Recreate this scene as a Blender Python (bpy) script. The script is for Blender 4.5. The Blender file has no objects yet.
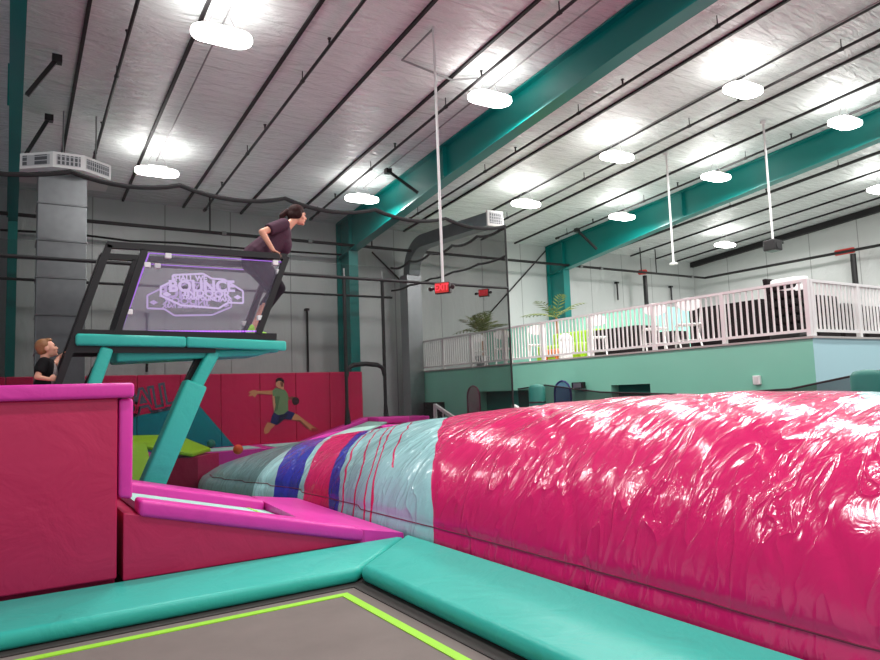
import bpy, bmesh, math, random
import numpy as np
from mathutils import Vector, Matrix, noise
random.seed(7)
PI = math.pi
scene = bpy.context.scene
C = scene.collection

# ------------------------------------------------------------------ camera
F_PX, YAW, PITCH, ROLL = 683.49, 0.564765, 0.0917854, -0.0361789
def _axes():
    cy, sy = math.cos(YAW), math.sin(YAW)
    f = Vector((sy, cy, 0)); r = Vector((cy, -sy, 0)); u = Vector((0, 0, 1))
    f2 = f*math.cos(PITCH)+u*math.sin(PITCH); u2 = u*math.cos(PITCH)-f*math.sin(PITCH)
    return r*math.cos(ROLL)+u2*math.sin(ROLL), u2*math.cos(ROLL)-r*math.sin(ROLL), f2
CR, CU, CF = _axes()
cam_data = bpy.data.cameras.new('camera'); cam = bpy.data.objects.new('camera', cam_data); C.objects.link(cam)
cam_data.sensor_fit = 'HORIZONTAL'; cam_data.sensor_width = 36; cam_data.lens = 36*F_PX/880; cam_data.clip_end = 200; cam_data.clip_start = .05
cam.matrix_world = Matrix(((CR.x, CU.x, -CF.x, 0), (CR.y, CU.y, -CF.y, 0), (CR.z, CU.z, -CF.z, 0), (0, 0, 0, 1)))
scene.camera = cam
def ray(x, y): return CR*((x-440)/F_PX) - CU*((y-330)/F_PX) + CF
def at(x, y, ax, v):
    d = ray(x, y); return d*(v/d['XYZ'.index(ax)])
EAVE, SL = 4.72, .0757
def roofz(Y): return EAVE+SL*(17-Y)
def roof(x, y, drop=0):
    d = ray(x, y); return d*((EAVE-drop+SL*17)/(d.z+SL*d.y))
FLOOR = -1.6

# ------------------------------------------------------------------ materials
def srgb(c):
    return tuple(((v/255)/12.92 if v/255 <= .04045 else ((v/255+.055)/1.055)**2.4) for v in c)+(1,)
class NT:
    def __init__(s, name):
        s.m = bpy.data.materials.new(name); s.m.use_nodes = True
        s.t = s.m.node_tree; s.b = s.t.nodes['Principled BSDF']; s.out = s.t.nodes['Material Output']
    def n(s, typ, **kw):
        o = s.t.nodes.new(typ)
        for k, v in kw.items(): setattr(o, k, v)
        return o
    def l(s, a, b): s.t.links.new(a, b)
    def math(s, op, a, b=None, c=None):
        o = s.n('ShaderNodeMath', operation=op)
        for i, v in enumerate((a, b, c)):
            if v is None: continue
            if isinstance(v, (int, float)): o.inputs[i].default_value = v
            else: s.l(v, o.inputs[i])
        return o.outputs[0]
    def mix(s, fac, a, b):
        o = s.n('ShaderNodeMix', data_type='RGBA')
        for i, v in ((0, fac), (6, a), (7, b)):
            if isinstance(v, (int, float)): o.inputs[i].default_value = v
            elif isinstance(v, tuple): o.inputs[i].default_value = v
            else: s.l(v, o.inputs[i])
        return o.outputs[2]
    def pos(s):
        g = s.n('ShaderNodeNewGeometry'); x = s.n('ShaderNodeSeparateXYZ'); s.l(g.outputs['Position'], x.inputs[0])
        return g.outputs['Position'], x.outputs[0], x.outputs[1], x.outputs[2]
    def noise(s, vec, scale, detail=2, rough=.5, stretch=None, dist=0):
        if stretch:
            mp = s.n('ShaderNodeMapping'); mp.inputs['Scale'].default_value = stretch; s.l(vec, mp.inputs[0]); vec = mp.outputs[0]
        o = s.n('ShaderNodeTexNoise'); o.inputs['Scale'].default_value = scale; o.inputs['Detail'].default_value = detail
        o.inputs['Roughness'].default_value = rough; o.inputs['Distortion'].default_value = dist; s.l(vec, o.inputs['Vector'])
        return o.outputs['Fac']
    def bump(s, h, strength=.3, dist=.02):
        o = s.n('ShaderNodeBump'); o.inputs['Strength'].default_value = strength; o.inputs['Distance'].default_value = dist
        s.l(h, o.inputs['Height']); s.l(o.outputs[0], s.b.inputs['Normal'])
    def base(s, c, rough=.5, metal=0, spec=.5):
        if isinstance(c, tuple): s.b.inputs['Base Color'].default_value = c
        else: s.l(c, s.b.inputs['Base Color'])
        s.b.inputs['Roughness'].default_value = rough; s.b.inputs['Metallic'].default_value = metal
        s.b.inputs['Specular IOR Level'].default_value = spec
def simple(name, c, rough=.5, metal=0, var=.06, nscale=6, spec=.5, bump=0, bscale=40):
    n = NT(name); p, x, y, z = n.pos(); col = srgb(c)
    f = n.noise(p, nscale, 3)
    a = tuple(min(1, v*(1+var)) for v in col[:3])+(1,); b = tuple(v*(1-var) for v in col[:3])+(1,)
    n.base(n.mix(f, b, a), rough, metal, spec)
    if bump: n.bump(n.noise(p, bscale, 3), bump, .01)
    return n.m
def vinyl(name, c, rough=.42, var=.05):
    n = NT(name); p, x, y, z = n.pos(); col = srgb(c)
    f = n.noise(p, 2.5, 3)
    a = tuple(min(1, v*(1+var)) for v in col[:3])+(1,); b = tuple(v*(1-var) for v in col[:3])+(1,)
    n.base(n.mix(f, b, a), rough, 0, .4)
    w = n.noise(p, 2.2, 4, .55, dist=.8); fine = n.noise(p, 160, 1)
    n.bump(n.math('ADD', w, n.math('MULTIPLY', fine, .02)), .5, .04)
    return n.m
def emis(name, c, s):
    n = NT(name); n.base((0.0, 0, 0, 1), .5)
    n.b.inputs['Emission Color'].default_value = srgb(c); n.b.inputs['Emission Strength'].default_value = s
    return n.m
M = {}
M['red_vinyl'] = vinyl('red_vinyl', (190, 34, 84))
M['pink_vinyl'] = vinyl('pink_vinyl', (226, 58, 168), .38)
M['teal_vinyl'] = vinyl('teal_vinyl', (52, 184, 169), .42)
M['lime_vinyl'] = vinyl('lime_vinyl', (150, 200, 30))
M['lime_tape'] = simple('lime_tape', (160, 225, 50), .5)
M['black_metal'] = simple('black_metal', (26, 23, 24), .4, .2)
M['black_rubber'] = simple('black_rubber', (22, 22, 23), .7)
M['black_pipe'] = simple('black_pipe', (30, 27, 28), .45, .1)
M['black_strap'] = simple('black_strap', (24, 21, 23), .6)
M['gray_conduit'] = simple('gray_conduit', (150, 150, 150), .35, .6)
M['white_conduit'] = simple('white_conduit', (215, 215, 213), .4)
M['teal_steel'] = simple('teal_steel', (0, 118, 112), .32, 0, .08, 2, .5)
M['galv'] = simple('galvanised_metal', (165, 168, 170), .38, .85, .15, 9, .5, .1, 12)
M['galv_dark'] = simple('dark_duct_metal', (138, 144, 146), .5, .35, .12, 6)
M['white_paint'] = simple('white_paint', (226, 224, 222), .4)
M['white_plastic'] = simple('white_plastic', (238, 238, 236), .35)
M['mint_wall'] = simple('mint_wall', (134, 207, 182), .55, 0, .04, .8)
M['pale_blue_wall'] = simple('pale_blue_wall', (174, 213, 219), .55, 0, .04, .8)
M['mint_low'] = simple('mint_low_wall', (150, 215, 195), .6)
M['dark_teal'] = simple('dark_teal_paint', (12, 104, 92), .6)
M['dark_void'] = simple('dark_room', (34, 44, 44), .8)
M['orange'] = simple('orange_plastic', (240, 130, 60), .4)
M['red_plastic'] = simple('red_plastic', (205, 50, 40), .45)
M['ball_green'] = simple('green_rubber', (20, 110, 90), .4)
M['ball_orange'] = simple('orange_rubber', (240, 90, 40), .4)
M['cloth_black'] = simple('black_cloth', (30, 24, 25), .85, 0, .2, 8, .2, .3, 14)
M['leaf'] = simple('palm_leaf', (110, 120, 60), .5, 0, .3, 20)
M['skin'] = simple('skin', (222, 160, 134), .5, 0, .05, 12, .35)
M['skin_boy'] = simple('fair_skin', (232, 172, 146), .5, 0, .05, 12, .35)
M['lip'] = simple('lip', (178, 92, 90), .45)
M['eye'] = simple('eye_dark', (40, 28, 24), .25)
M['hair_brown'] = simple('brown_hair', (46, 22, 20), .7, 0, .4, 60, .2, .5, 120)
M['hair_blond'] = simple('blond_hair', (150, 104, 66), .5, 0, .35, 60, .4, .5, 120)
M['shirt_plum'] = simple('plum_cotton', (72, 46, 60), .85, 0, .12, 30, .2, .25, 40)
M['pants_black'] = simple('black_leggings', (30, 24, 32), .8, 0, .1, 30, .2)
M['shirt_black'] = simple('black_cotton', (22, 20, 22), .85, 0, .1, 30, .2, .2, 40)
M['shirt_gray'] = simple('gray_print', (150, 142, 140), .85, 0, .35, 45, .2)
M['shorts_gray'] = simple('gray_shorts', (84, 86, 96), .85)
M['mat_gray'] = None
n = NT('trampoline_mat'); p, x, y, z = n.pos()
f1 = n.noise(p, 1.6, 4, .6); f2 = n.noise(p, 220, 1)
n.base(n.mix(n.math('ADD', n.math('MULTIPLY', f1, .8), n.math('MULTIPLY', f2, .2)), srgb((106, 96, 92)), srgb((140, 130, 124))), .75, 0, .25)
n.bump(f2, .2, .004); M['mat_gray'] = n.m
M['spring_cover'] = simple('spring_cover', (62, 56, 54), .8)
M['mint_bed'] = simple('mint_trampoline_bed', (172, 218, 206), .6)
M['balcony_floor'] = simple('balcony_floor', (176, 172, 168), .7)
M['carpet'] = simple('dark_floor', (70, 68, 72), .9)
# wall / ceiling liner: shiny white vinyl with vertical seams and crinkles
def liner(name, c, seam_axis, step, wr, rip=(1, 1, 1), strength=.35, rough=.34, sk=.55):
    n = NT(name); p, x, y, z = n.pos(); v = {'X': x, 'Y': y}[seam_axis]
    fr = n.math('FRACT', n.math('DIVIDE', v, step))
    d = n.math('ABSOLUTE', n.math('SUBTRACT', fr, .5))
    seam = n.math('GREATER_THAN', d, .5-.012/step)
    f = n.noise(p, .7, 3)
    col = srgb(c); b = tuple(q*.9 for q in col[:3])+(1,)
    n.base(n.mix(n.math('MULTIPLY', seam, sk), n.mix(f, b, col), srgb((70, 70, 70))), rough, 0, .5)
    w = n.noise(p, wr, 4, .6, rip, .6)
    n.bump(w, strength, .09)
    return n.m
M['liner_wall'] = liner('wall_liner', (205, 208, 206), 'X', 1.55, 1.4, (2.2, 2.2, .8))
M['liner_end'] = liner('end_wall_liner', (214, 216, 214), 'Y', 1.55, 1.4, (2.2, 2.2, .8))
M['liner_roof'] = liner('roof_liner', (228, 234, 232), 'Y', 1.5, 1.7, (1.0, 4.0, 1), 1.0, .25, .2)
# air bag : printed bands across the bag
def bag_material():
    n = NT('airbag_vinyl'); p, x, y, z = n.pos()
    wob = n.math('MULTIPLY', n.math('SUBTRACT', n.noise(p, 1.3, 2), .5), .35)
    u = n.math('ADD', n.math('SUBTRACT', y, n.math('MULTIPLY', n.math('SUBTRACT', x, 3.5), BAG_SKEW)), wob)
    def band(a, b): return n.math('MULTIPLY', n.math('GREATER_THAN', u, a), n.math('LESS_THAN', u, b))
    pale = srgb((158, 206, 208)); pink = srgb((216, 32, 104)); blue = srgb((52, 58, 168))
    col = n.mix(n.math('LESS_THAN', u, 5.85), pale, pink)
    col = n.mix(band(9.50, 10.42), col, blue)
    col = n.mix(band(8.40, 9.30), col, pink)
    col = n.mix(band(8.10, 8.40), col, blue)
    for a in (6.70, 7.10, 7.27, 7.58, 7.95):
        bd = band(a, a+.045)
        if a < 6.9: bd = n.math('MULTIPLY', bd, n.math('GREATER_THAN', z, -.85))
        col = n.mix(bd, col, srgb((214, 40, 100)))
    # white oval print near the close end
    ox = n.math('DIVIDE', n.math('SUBTRACT', x, 5.75), .7); oy = n.math('DIVIDE', n.math('SUBTRACT', y, 2.25), .5)
    ov = n.math('LESS_THAN', n.math('ADD', n.math('MULTIPLY', ox, ox), n.math('MULTIPLY', oy, oy)), 1)
    col = n.mix(ov, col, pale)
    n.base(col, .18, 0, .42)
    n.b.inputs['Coat Weight'].default_value = .12; n.b.inputs['Coat Roughness'].default_value = .1
    w1 = n.noise(p, 1.2, 2, .45, (.6, 2.0, .8), 1.2)
    w2 = n.noise(p, 1.7, 1.5, .5, (.6, 2.2, .8), 1.1)
    r1 = n.math('POWER', n.math('SUBTRACT', 1, n.math('MULTIPLY', n.math('ABSOLUTE', n.math('SUBTRACT', w2, .5)), 2)), 9)
    w3 = n.noise(p, 1.1, 2, .5, (1, 1, 1))
    msk = n.math('SUBTRACT', n.math('MULTIPLY', w3, 2.6), .75)
    msk.node.use_clamp = True
    w4 = n.noise(p, 5.0, 3, .55, (.6, 1.6, .8), 1.0)
    hh = n.math('ADD', n.math('MULTIPLY', w1, .65), n.math('MULTIPLY', n.math('MULTIPLY', r1, msk), .4))
    n.bump(n.math('ADD', hh, n.math('MULTIPLY', n.math('MULTIPLY', w4, n.math('ADD', msk, .3)), .34)), .5, .09)
    return n.m
BAG_SKEW = 1.35
M['bag'] = bag_material()
M['bag_seam'] = simple('bag_seam', (120, 20, 60), .5)
# netting
def net_mat(name, alpha, c=(34, 32, 32)):
    n = NT(name); n.t.nodes.remove(n.b)
    d = n.n('ShaderNodeBsdfDiffuse'); d.inputs[0].default_value = srgb(c)
    t = n.n('ShaderNodeBsdfTransparent'); m = n.n('ShaderNodeMixShader')
    p, x, y, z = n.pos(); f = n.noise(p, 1.1, 2, .5, (1, 1, .35))
    n.l(n.math('ADD', n.math('MULTIPLY', n.math('SUBTRACT', f, .5), .18), alpha), m.inputs[0])
    n.l(t.outputs[0], m.inputs[1]); n.l(d.outputs[0], m.inputs[2]); n.l(m.outputs[0], n.out.inputs[0])
    return n.m
M['net'] = net_mat('black_netting', .57, (26, 25, 25))
M['net_thin'] = net_mat('thin_netting', .2)
M['net_low'] = net_mat('low_netting', .72)
M['mesh_pink'] = net_mat('pink_mesh', .6, (150, 60, 100))
M['mesh_blue'] = net_mat('blue_mesh', .65, (60, 70, 160))
def acrylic():
    n = NT('clear_acrylic'); n.t.nodes.remove(n.b)
    t = n.n('ShaderNodeBsdfTransparent'); d = n.n('ShaderNodeBsdfPrincipled'); m = n.n('ShaderNodeMixShader')
    d.inputs['Base Color'].default_value = srgb((196, 186, 206)); d.inputs['Roughness'].default_value = .1
    d.inputs['Emission Color'].default_value = srgb((150, 110, 190)); d.inputs['Emission Strength'].default_value = .08
    p, x, y, z = n.pos()
    n.l(n.math('ADD', .05, n.math('MULTIPLY', n.noise(p, 2, 2), .07)), m.inputs[0])
    n.l(t.outputs[0], m.inputs[1]); n.l(d.outputs[0], m.inputs[2]); n.l(m.outputs[0], n.out.inputs[0])
    return n.m
M['acrylic'] = acrylic()
M['acrylic_edge'] = emis('lit_acrylic_edge', (190, 120, 255), .75)
M['led'] = emis('violet_led', (190, 100, 255), 1.6)
M['etch'] = emis('etched_letters', (220, 198, 242), .8)
M['etch_far'] = emis('etched_letters_far', (206, 178, 236), .7)
M['exit_case'] = simple('exit_case', (40, 14, 18), .5)
M['exit_letter'] = emis('exit_letters', (255, 60, 80), 1.6)
M['lamp'] = emis('lamp_diffuser', (255, 252, 248), 13)
M['lamp_body'] = simple('lamp_housing', (225, 225, 225), .4)
def grille():
    n = NT('vent_grille'); p, x, y, z = n.pos()
    s = n.math('FRACT', n.math('MULTIPLY', n.math('ADD', x, y), 16))
    s2 = n.math('FRACT', n.math('MULTIPLY', z, 14))
    g = n.math('MAXIMUM', n.math('GREATER_THAN', s, .62), n.math('GREATER_THAN', s2, .8))
    n.base(n.mix(g, srgb((78, 80, 84)), srgb((180, 180, 182))), .5)
    return n.m
M['grille'] = grille()
# padded wall with teal printed area : mask by position
YW = 15.9
def mural():
    n = NT('printed_wall_pad'); p, x, y, z = n.pos()
    red = srgb((224, 36, 92)); teal = srgb((16, 160, 168))
    a = at(198, 404, 'Y', YW); b = at(236, 448, 'Y', YW); c = at(120, 419, 'Y', YW)
    # below both lines
    def below(P, Q):
        k = (Q.z-P.z)/(Q.x-P.x)
        return n.math('LESS_THAN', z, n.math('ADD', n.math('MULTIPLY', n.math('SUBTRACT', x, P.x), k), P.z))
    m = n.math('MULTIPLY', below(a, b), below(c, a))
    n.base(n.mix(m, red, teal), .42, 0, .4)
    n.bump(n.noise(p, 1.6, 4, .55, (1.3, 1, 1), 1.0), .5, .05)
    return n.m
M['mural'] = mural()
for k, c in dict(pr_skin=(232, 160, 112), pr_skin_dark=(150, 84, 62), pr_shirt=(128, 160, 112), pr_shirt_dark=(96, 128, 86), pr_shorts=(34, 36, 104), pr_shorts_dark=(20, 20, 58), pr_hair=(50, 20, 26), pr_ball=(60, 20, 34), pr_shoe=(186, 52, 60), pr_face=(244, 174, 134), pr_letter=(96, 104, 122)).items():
    M[k] = simple(k.replace('pr_', 'printed_'), c, .5, 0, .1, 30)

# ------------------------------------------------------------------ mesh helper
class MB:
    def __init__(s): s.bm = bmesh.new(); s.mi = 0
    def face(s, vs):
        try: f = s.bm.faces.new(vs); f.material_index = s.mi; return f
        except ValueError: return None
    def hexa(s, pts):           # 8 pts : bottom 4 ccw, top 4 ccw
        v = [s.bm.verts.new(p) for p in pts]
        for q in ((3, 2, 1, 0), (4, 5, 6, 7), (0, 1, 5, 4), (1, 2, 6, 5), (2, 3, 7, 6), (3, 0, 4, 7)): s.face([v[i] for i in q])
        return s
    def box(s, x0, x1, y0, y1, z0, z1):
        return s.hexa([(x0, y0, z0), (x1, y0, z0), (x1, y1, z0), (x0, y1, z0), (x0, y0, z1), (x1, y0, z1), (x1, y1, z1), (x0, y1, z1)])
    def prism(s, pts, vec):      # polygon extruded along vec
        vec = Vector(vec); a = [s.bm.verts.new(Vector(p)) for p in pts]; b = [s.bm.verts.new(Vector(p)+vec) for p in pts]
        s.face(a[::-1]); s.face(b); k = len(a)
        for i in range(k): s.face([a[i], a[(i+1) % k], b[(i+1) % k], b[i]])
        return s
    def bar(s, p0, p1, w, h, up=(0, 0, 1)):
        p0, p1 = Vector(p0), Vector(p1); d = (p1-p0).normalized(); u = Vector(up)
        if abs(d.dot(u)) > .99: u = Vector((0, 1, 0))
        r = d.cross(u).normalized(); u = r.cross(d)
        q = [r*(-w/2)+u*(-h/2), r*(w/2)+u*(-h/2), r*(w/2)+u*(h/2), r*(-w/2)+u*(h/2)]
        return s.prism([p0+e for e in q], p1-p0)
    def tube(s, pts, r, n=8, r1=None):
        pts = [Vector(p) for p in pts]; rings = []; k = len(pts); prev = None
        for i, p in enumerate(pts):
            d = (pts[min(i+1, k-1)]-pts[max(i-1, 0)]).normalized()
            u = prev if prev is not None else (Vector((0, 0, 1)) if abs(d.z) < .9 else Vector((1, 0, 0)))
            a = d.cross(u).normalized(); b = a.cross(d).normalized(); prev = b
            rr = r if r1 is None else r+(r1-r)*i/max(1, k-1)
            rings.append([s.bm.verts.new(p+(a*math.cos(2*PI*j/n)+b*math.sin(2*PI*j/n))*rr) for j in range(n)])
        for i in range(k-1):
            for j in range(n): s.face([rings[i][j], rings[i][(j+1) % n], rings[i+1][(j+1) % n], rings[i+1][j]])
        s.face(rings[0][::-1]); s.face(rings[-1])
        return s
    def ball(s, c, r, sub=2):
        rr = r if isinstance(r, (tuple, list, Vector)) else (r, r, r)
        res = bmesh.ops.create_icosphere(s.bm, subdivisions=sub, radius=1)
        for v in res['verts']: v.co = Vector((v.co.x*rr[0], v.co.y*rr[1], v.co.z*rr[2]))+Vector(c)
        for f in {f for v in res['verts'] for f in v.link_faces}: f.material_index = s.mi
        return s
    def lathe(s, c, prof, n=20):
        rings = []
        for r, z in prof: rings.append([s.bm.verts.new((c[0]+r*math.cos(2*PI*j/n), c[1]+r*math.sin(2*PI*j/n), c[2]+z)) for j in range(n)])
        for i in range(len(rings)-1):
            for j in range(n): s.face([rings[i][j], rings[i][(j+1) % n], rings[i+1][(j+1) % n], rings[i+1][j]])
        s.face(rings[0][::-1]); s.face(rings[-1]); return s
    def grid(s, rows):
        V = [[s.bm.verts.new(p) for p in r] for r in rows]
        for i in range(len(V)-1):
            for j in range(len(V[0])-1): s.face([V[i][j], V[i][j+1], V[i+1][j+1], V[i+1][j]])
        return s
    def bevel(s, w, seg=3):
        bmesh.ops.recalc_face_normals(s.bm, faces=s.bm.faces)
        e = [e for e in s.bm.edges if len(e.link_faces) == 2 and e.calc_face_angle(0) > .5]
        bmesh.ops.bevel(s.bm, geom=e, offset=w, segments=seg, profile=.5, affect='EDGES', clamp_overlap=True)
        return s
    def build(s, name, mats, parent=None, smooth=False, keep=False):
        if not keep: bmesh.ops.recalc_face_normals(s.bm, faces=s.bm.faces)
        me = bpy.data.meshes.new(name); s.bm.to_mesh(me); s.bm.free()
        return mesh_obj(name, me, mats, parent, smooth)
def mesh_obj(name, me, mats, parent=None, smooth=False):
    if not isinstance(mats, (list, tuple)): mats = [mats]
    for m in mats: me.materials.append(M[m])
    k = len(me.vertices)
    co = np.empty(k*3, dtype=np.float32); me.vertices.foreach_get('co', co); co = co.reshape(-1, 3)
    c = Vector(((co[:, 0].min()+co[:, 0].max())/2, (co[:, 1].min()+co[:, 1].max())/2, co[:, 2].min()))
    me.transform(Matrix.Translation(-c))
    o = bpy.data.objects.new(name, me); C.objects.link(o)
    pl = Vector((0, 0, 0)); q = parent
    while q is not None: pl = pl+q.location; q = q.parent
    o.location = c-pl
    if parent: o.parent = parent
    if smooth:
        for p in me.polygons: p.use_smooth = True
    return o
def tag(o, label, cat, group=None, kind=None):
    o['label'] = label; o['category'] = cat
    if group: o['group'] = group
    if kind: o['kind'] = kind
    return o
def thing(name, label, cat, loc, group=None):
    o = bpy.data.objects.new(name, None); C.objects.link(o); o.location = Vector(loc); o.empty_display_size = .2
    return tag(o, label, cat, group)
def struct(o): o['kind'] = 'structure'; return o
def dup(root, off, label=None, group=None):
    r = root.copy(); C.objects.link(r); r.location = root.location+Vector(off)
    if label: r['label'] = label
    if group: r['group'] = group
    for ch in list(root.children):
        c = ch.copy(); C.objects.link(c); c.parent = r
        for g in list(ch.children):
            d = g.copy(); C.objects.link(d); d.parent = c
    return r
ORD = ['first', 'second', 'third', 'fourth', 'fifth', 'sixth', 'seventh', 'eighth', 'ninth', 'tenth', 'eleventh', 'twelfth']
def pad(name, pts8, mat, bev=.045, parent=None, seg=4):
    b = MB(); b.hexa(pts8); b.bevel(bev, seg); return b.build(name, mat, parent, smooth=True)
def padbox(name, x0, x1, y0, y1, z0, z1, mat, bev=.04, parent=None):
    b = MB(); b.box(x0, x1, y0, y1, z0, z1); b.bevel(bev, 4); return b.build(name, mat, parent, smooth=True)
def sag(p0, p1, n, drop, m=8):
    pts = []; p0, p1 = Vector(p0), Vector(p1)
    for i in range(n):
        a, b = p0.lerp(p1, i/n), p0.lerp(p1, (i+1)/n)
        for j in range(m):
            t = j/m; q = a.lerp(b, t); q.z -= drop*4*t*(1-t); pts.append(q)
    pts.append(p1); return pts

# ------------------------------------------------------------------ room shell
b = MB(); b.box(-9, 23, -8, 17.4, FLOOR-.3, FLOOR); struct(b.build('floor', 'carpet'))
b = MB(); b.prism([(-9, -8, roofz(-8)), (-9, 17.2, roofz(17.2)), (-9, 17.2, roofz(17.2)+.2), (-9, -8, roofz(-8)+.2)], (32, 0, 0)); struct(b.build('ceiling', 'liner_roof'))
b = MB(); b.box(-9, 22.6, 17, 17.2, FLOOR, 4.72); struct(b.build('wall_back', 'liner_wall'))
b = MB(); b.prism([(22.6, -8, FLOOR), (22.6, 17.2, FLOOR), (22.6, 17.2, roofz(17.2)), (22.6, -8, roofz(-8))], (.2, 0, 0)); struct(b.build('wall_right', 'liner_end'))
b = MB(); b.prism([(22.42, -8, roofz(-8)-.2), (22.42, 17, roofz(17)-.2), (22.42, 17, roofz(17)-.02), (22.42, -8, roofz(-8)-.02)], (.17, 0, 0)); struct(b.build('trim_1', 'black_strap'))

# ------------------------------------------------------------------ steel frames
def frame(xw, label, Yc=16.15, d0=.62, fw=.26):
    t = thing('steel_frame', label, 'steel frame', (xw, Yc, FLOOR))
    ft = .03; ztop = roofz(16.5)-.06
    zk = 4.0
    b = MB()
    b.box(xw-.012, xw+.012, Yc+ft, 16.9, FLOOR, zk-.21)
    b.box(xw-fw/2, xw+fw/2, Yc, Yc+ft, FLOOR, zk-.14)
    b.box(xw-fw/2, xw+fw/2, 16.92, 16.95, FLOOR, roofz(16.92)-.03)
    b.build('column', 'teal_steel', t)
    # rafter tapering away from the haunch
    ys = [16.9, Yc, 11.5, 6.5, -7.5]; dep = [.93, .9, .68, .56, .62]
    up = [(xw-.012, y, roofz(y)-.05) for y in ys]; lo = [(xw-.012, y, roofz(y)-.05-d) for y, d in zip(ys, dep)]
    b = MB(); b.prism(up+lo[::-1], (.024, 0, 0)); b.build('rafter_web', 'teal_steel', t)
    b = MB()
    for y0, y1, d0_, d1_ in zip(ys[:-1], ys[1:], dep[:-1], dep[1:]):
        b.prism([(xw-fw/2, y0, roofz(y0)-.05-d0_), (xw-fw/2, y1, roofz(y1)-.05-d1_), (xw-fw/2, y1, roofz(y1)-.08-d1_), (xw-fw/2, y0, roofz(y0)-.08-d0_)], (fw, 0, 0))
    b.prism([(xw-fw/2, 16.9, roofz(16.9)-.05), (xw-fw/2, -7.5, roofz(-7.5)-.05), (xw-fw/2, -7.5, roofz(-7.5)-.02), (xw-fw/2, 16.9, roofz(16.9)-.02)], (fw, 0, 0))
    b.build('rafter_flange', 'teal_steel', t)
    for y_, dd in ((Yc+.03, .9), (11.5, .7)):
        b = MB(); b.box(xw-.11, xw-.012, y_, y_+.02, roofz(y_)-dd, roofz(y_)-.06); b.build('stiffener', 'teal_steel', t)
    return t
BX = (.02, 7.62, 15.12)
frame(BX[0], 'dark teal steel column and rafter at the far left, beside the wide air vent', fw=.17)
frame(BX[1], 'teal steel column and rafter in the middle, behind the exit sign pole')
frame(BX[2], 'teal steel column and rafter at the right, rising behind the white balcony railing')
# flange braces: black struts from rafters / columns up to the roof
def brace(p0, p1, label):
    t = thing('flange_brace', label, 'brace', p1, 'black struts bracing the teal frames')
    b = MB(); b.bar(p0, p1, .06, .06); b.build('strut', 'black_metal', t)
    b = MB(); b.box(p1[0]-.065, p1[0]+.065, p1[1]-.065, p1[1]+.065, p1[2]-.06, p1[2]+.05); b.build('end_plate', 'black_metal', t)
def pr(x, y, drop=.14): return roof(x, y, drop)
p1 = pr(57, 59); brace((.15, p1.y, p1.z-.62), p1, 'black strut, upper of two left of the wide air vent')
p1 = pr(49, 118); brace((.15, p1.y, p1.z-.75), p1, 'black strut, lower of two just above the wide air vent')
p1 = pr(388, 171); brace((7.5, p1.y-.35, roofz(p1.y-.3)-.68), p1, 'black strut meeting the middle rafter near the glow of a lamp')
p1 = pr(577, 230); brace((15.0, p1.y-.2, roofz(p1.y)-.72), p1, 'black strut high on the right rafter')
# diagonal rod bracing on the back wall
for (a, c, lab) in (((490, 313), (549, 247), 'thin black diagonal rod on the white wall left of the right column'),
                    ((372, 252), (420, 300), 'thin black diagonal rod running down right from the middle column head')):
    b = MB(); b.tube([at(*a, 'Y', 16.96), at(*c, 'Y', 16.96)], .022, 6); tag(b.build('brace_rod', 'black_metal'), lab, 'brace rod')

# ------------------------------------------------------------------ ceiling straps and pipes
def strap(X, label):
    b = MB(); y0, y1 = -6, 16.95
    b.prism([(X-.024, y0, roofz(y0)-.045), (X-.024, y1, roofz(y1)-.045), (X-.024, y1, roofz(y1)+.0), (X-.024, y0, roofz(y0)+.0)], (.048, 0, 0))
    tag(b.build('ceiling_strap', 'black_strap'), label, 'ceiling strap', 'black straps under the roof liner')
def pipe(X, y1, label, r=.026, drop=.2):
    t = thing('sprinkler_pipe', label, 'pipe', (X, y1, roofz(y1)-drop), 'sprinkler pipes under the roof')
    b = MB(); b.tube([(X, y, roofz(y)-drop) for y in (-6, 5, y1)], r, 8)
    b.tube([(X, y1, roofz(y1)-drop), (X, y1-.12, roofz(y1)-drop)], r*1.6, 8)
    b.build('run', 'black_pipe', t)
    y = y1-.5
    while y > 2:
        b = MB(); b.tube([(X, y, roofz(y)-drop-.02), (X, y, roofz(y)-.03)], .009, 6); b.tube([(X, y+.03, roofz(y)-drop), (X, y-.03, roofz(y)-drop)], r*1.35, 8)
        b.build('hanger', 'black_pipe', t)
        b = MB(); b.tube([(X, y-1.1, roofz(y-1.1)-drop), (X, y-1.1, roofz(y-1.1)-drop+.11)], .018, 6); b.tube([(X, y-1.1, roofz(y-1.1)-drop+.1), (X, y-1.1, roofz(y-1.1)-drop+.115)], .03, 8)
        b.build('sprinkler_head', 'black_pipe', t)
        y -= 3.0
LS = [.81, 2.17, 3.51, 4.9, 6.22]
for i, X in enumerate(LS): strap(X, f'black ceiling strap, {ORD[4-i]} one left of the middle teal rafter')
MS = [9.62, 11.04, 12.38, 13.7]
for i, X in enumerate(MS): strap(X, f'black ceiling strap, {ORD[i]} one right of the middle teal rafter')
RS = [16.3, 17.7, 19.05, 20.4, 21.6]
for i, X in enumerate(RS): strap(X, f'black ceiling strap, {ORD[i]} one right of the right teal rafter')
for X, y1, lab in ((1.31, 14.5, 'black sprinkler pipe ending above the wide air vent'), (3.9, 16.5, 'black sprinkler pipe passing over the leaning person, left of the lamp by the middle rafter'),
                   (6.5, 16.3, 'black sprinkler pipe nearest the left side of the middle rafter'), (8.95, 15.5, 'black sprinkler pipe nearest the right side of the middle rafter'),
                   (11.5, 15, 'black sprinkler pipe beside the lamp row right of the middle rafter'), (14.25, 15.6, 'black sprinkler pipe nearest the left side of the right rafter'),
                   (17.1, 15, 'black sprinkler pipe right of the right rafter')):
    pipe(X, y1, lab)
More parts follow.
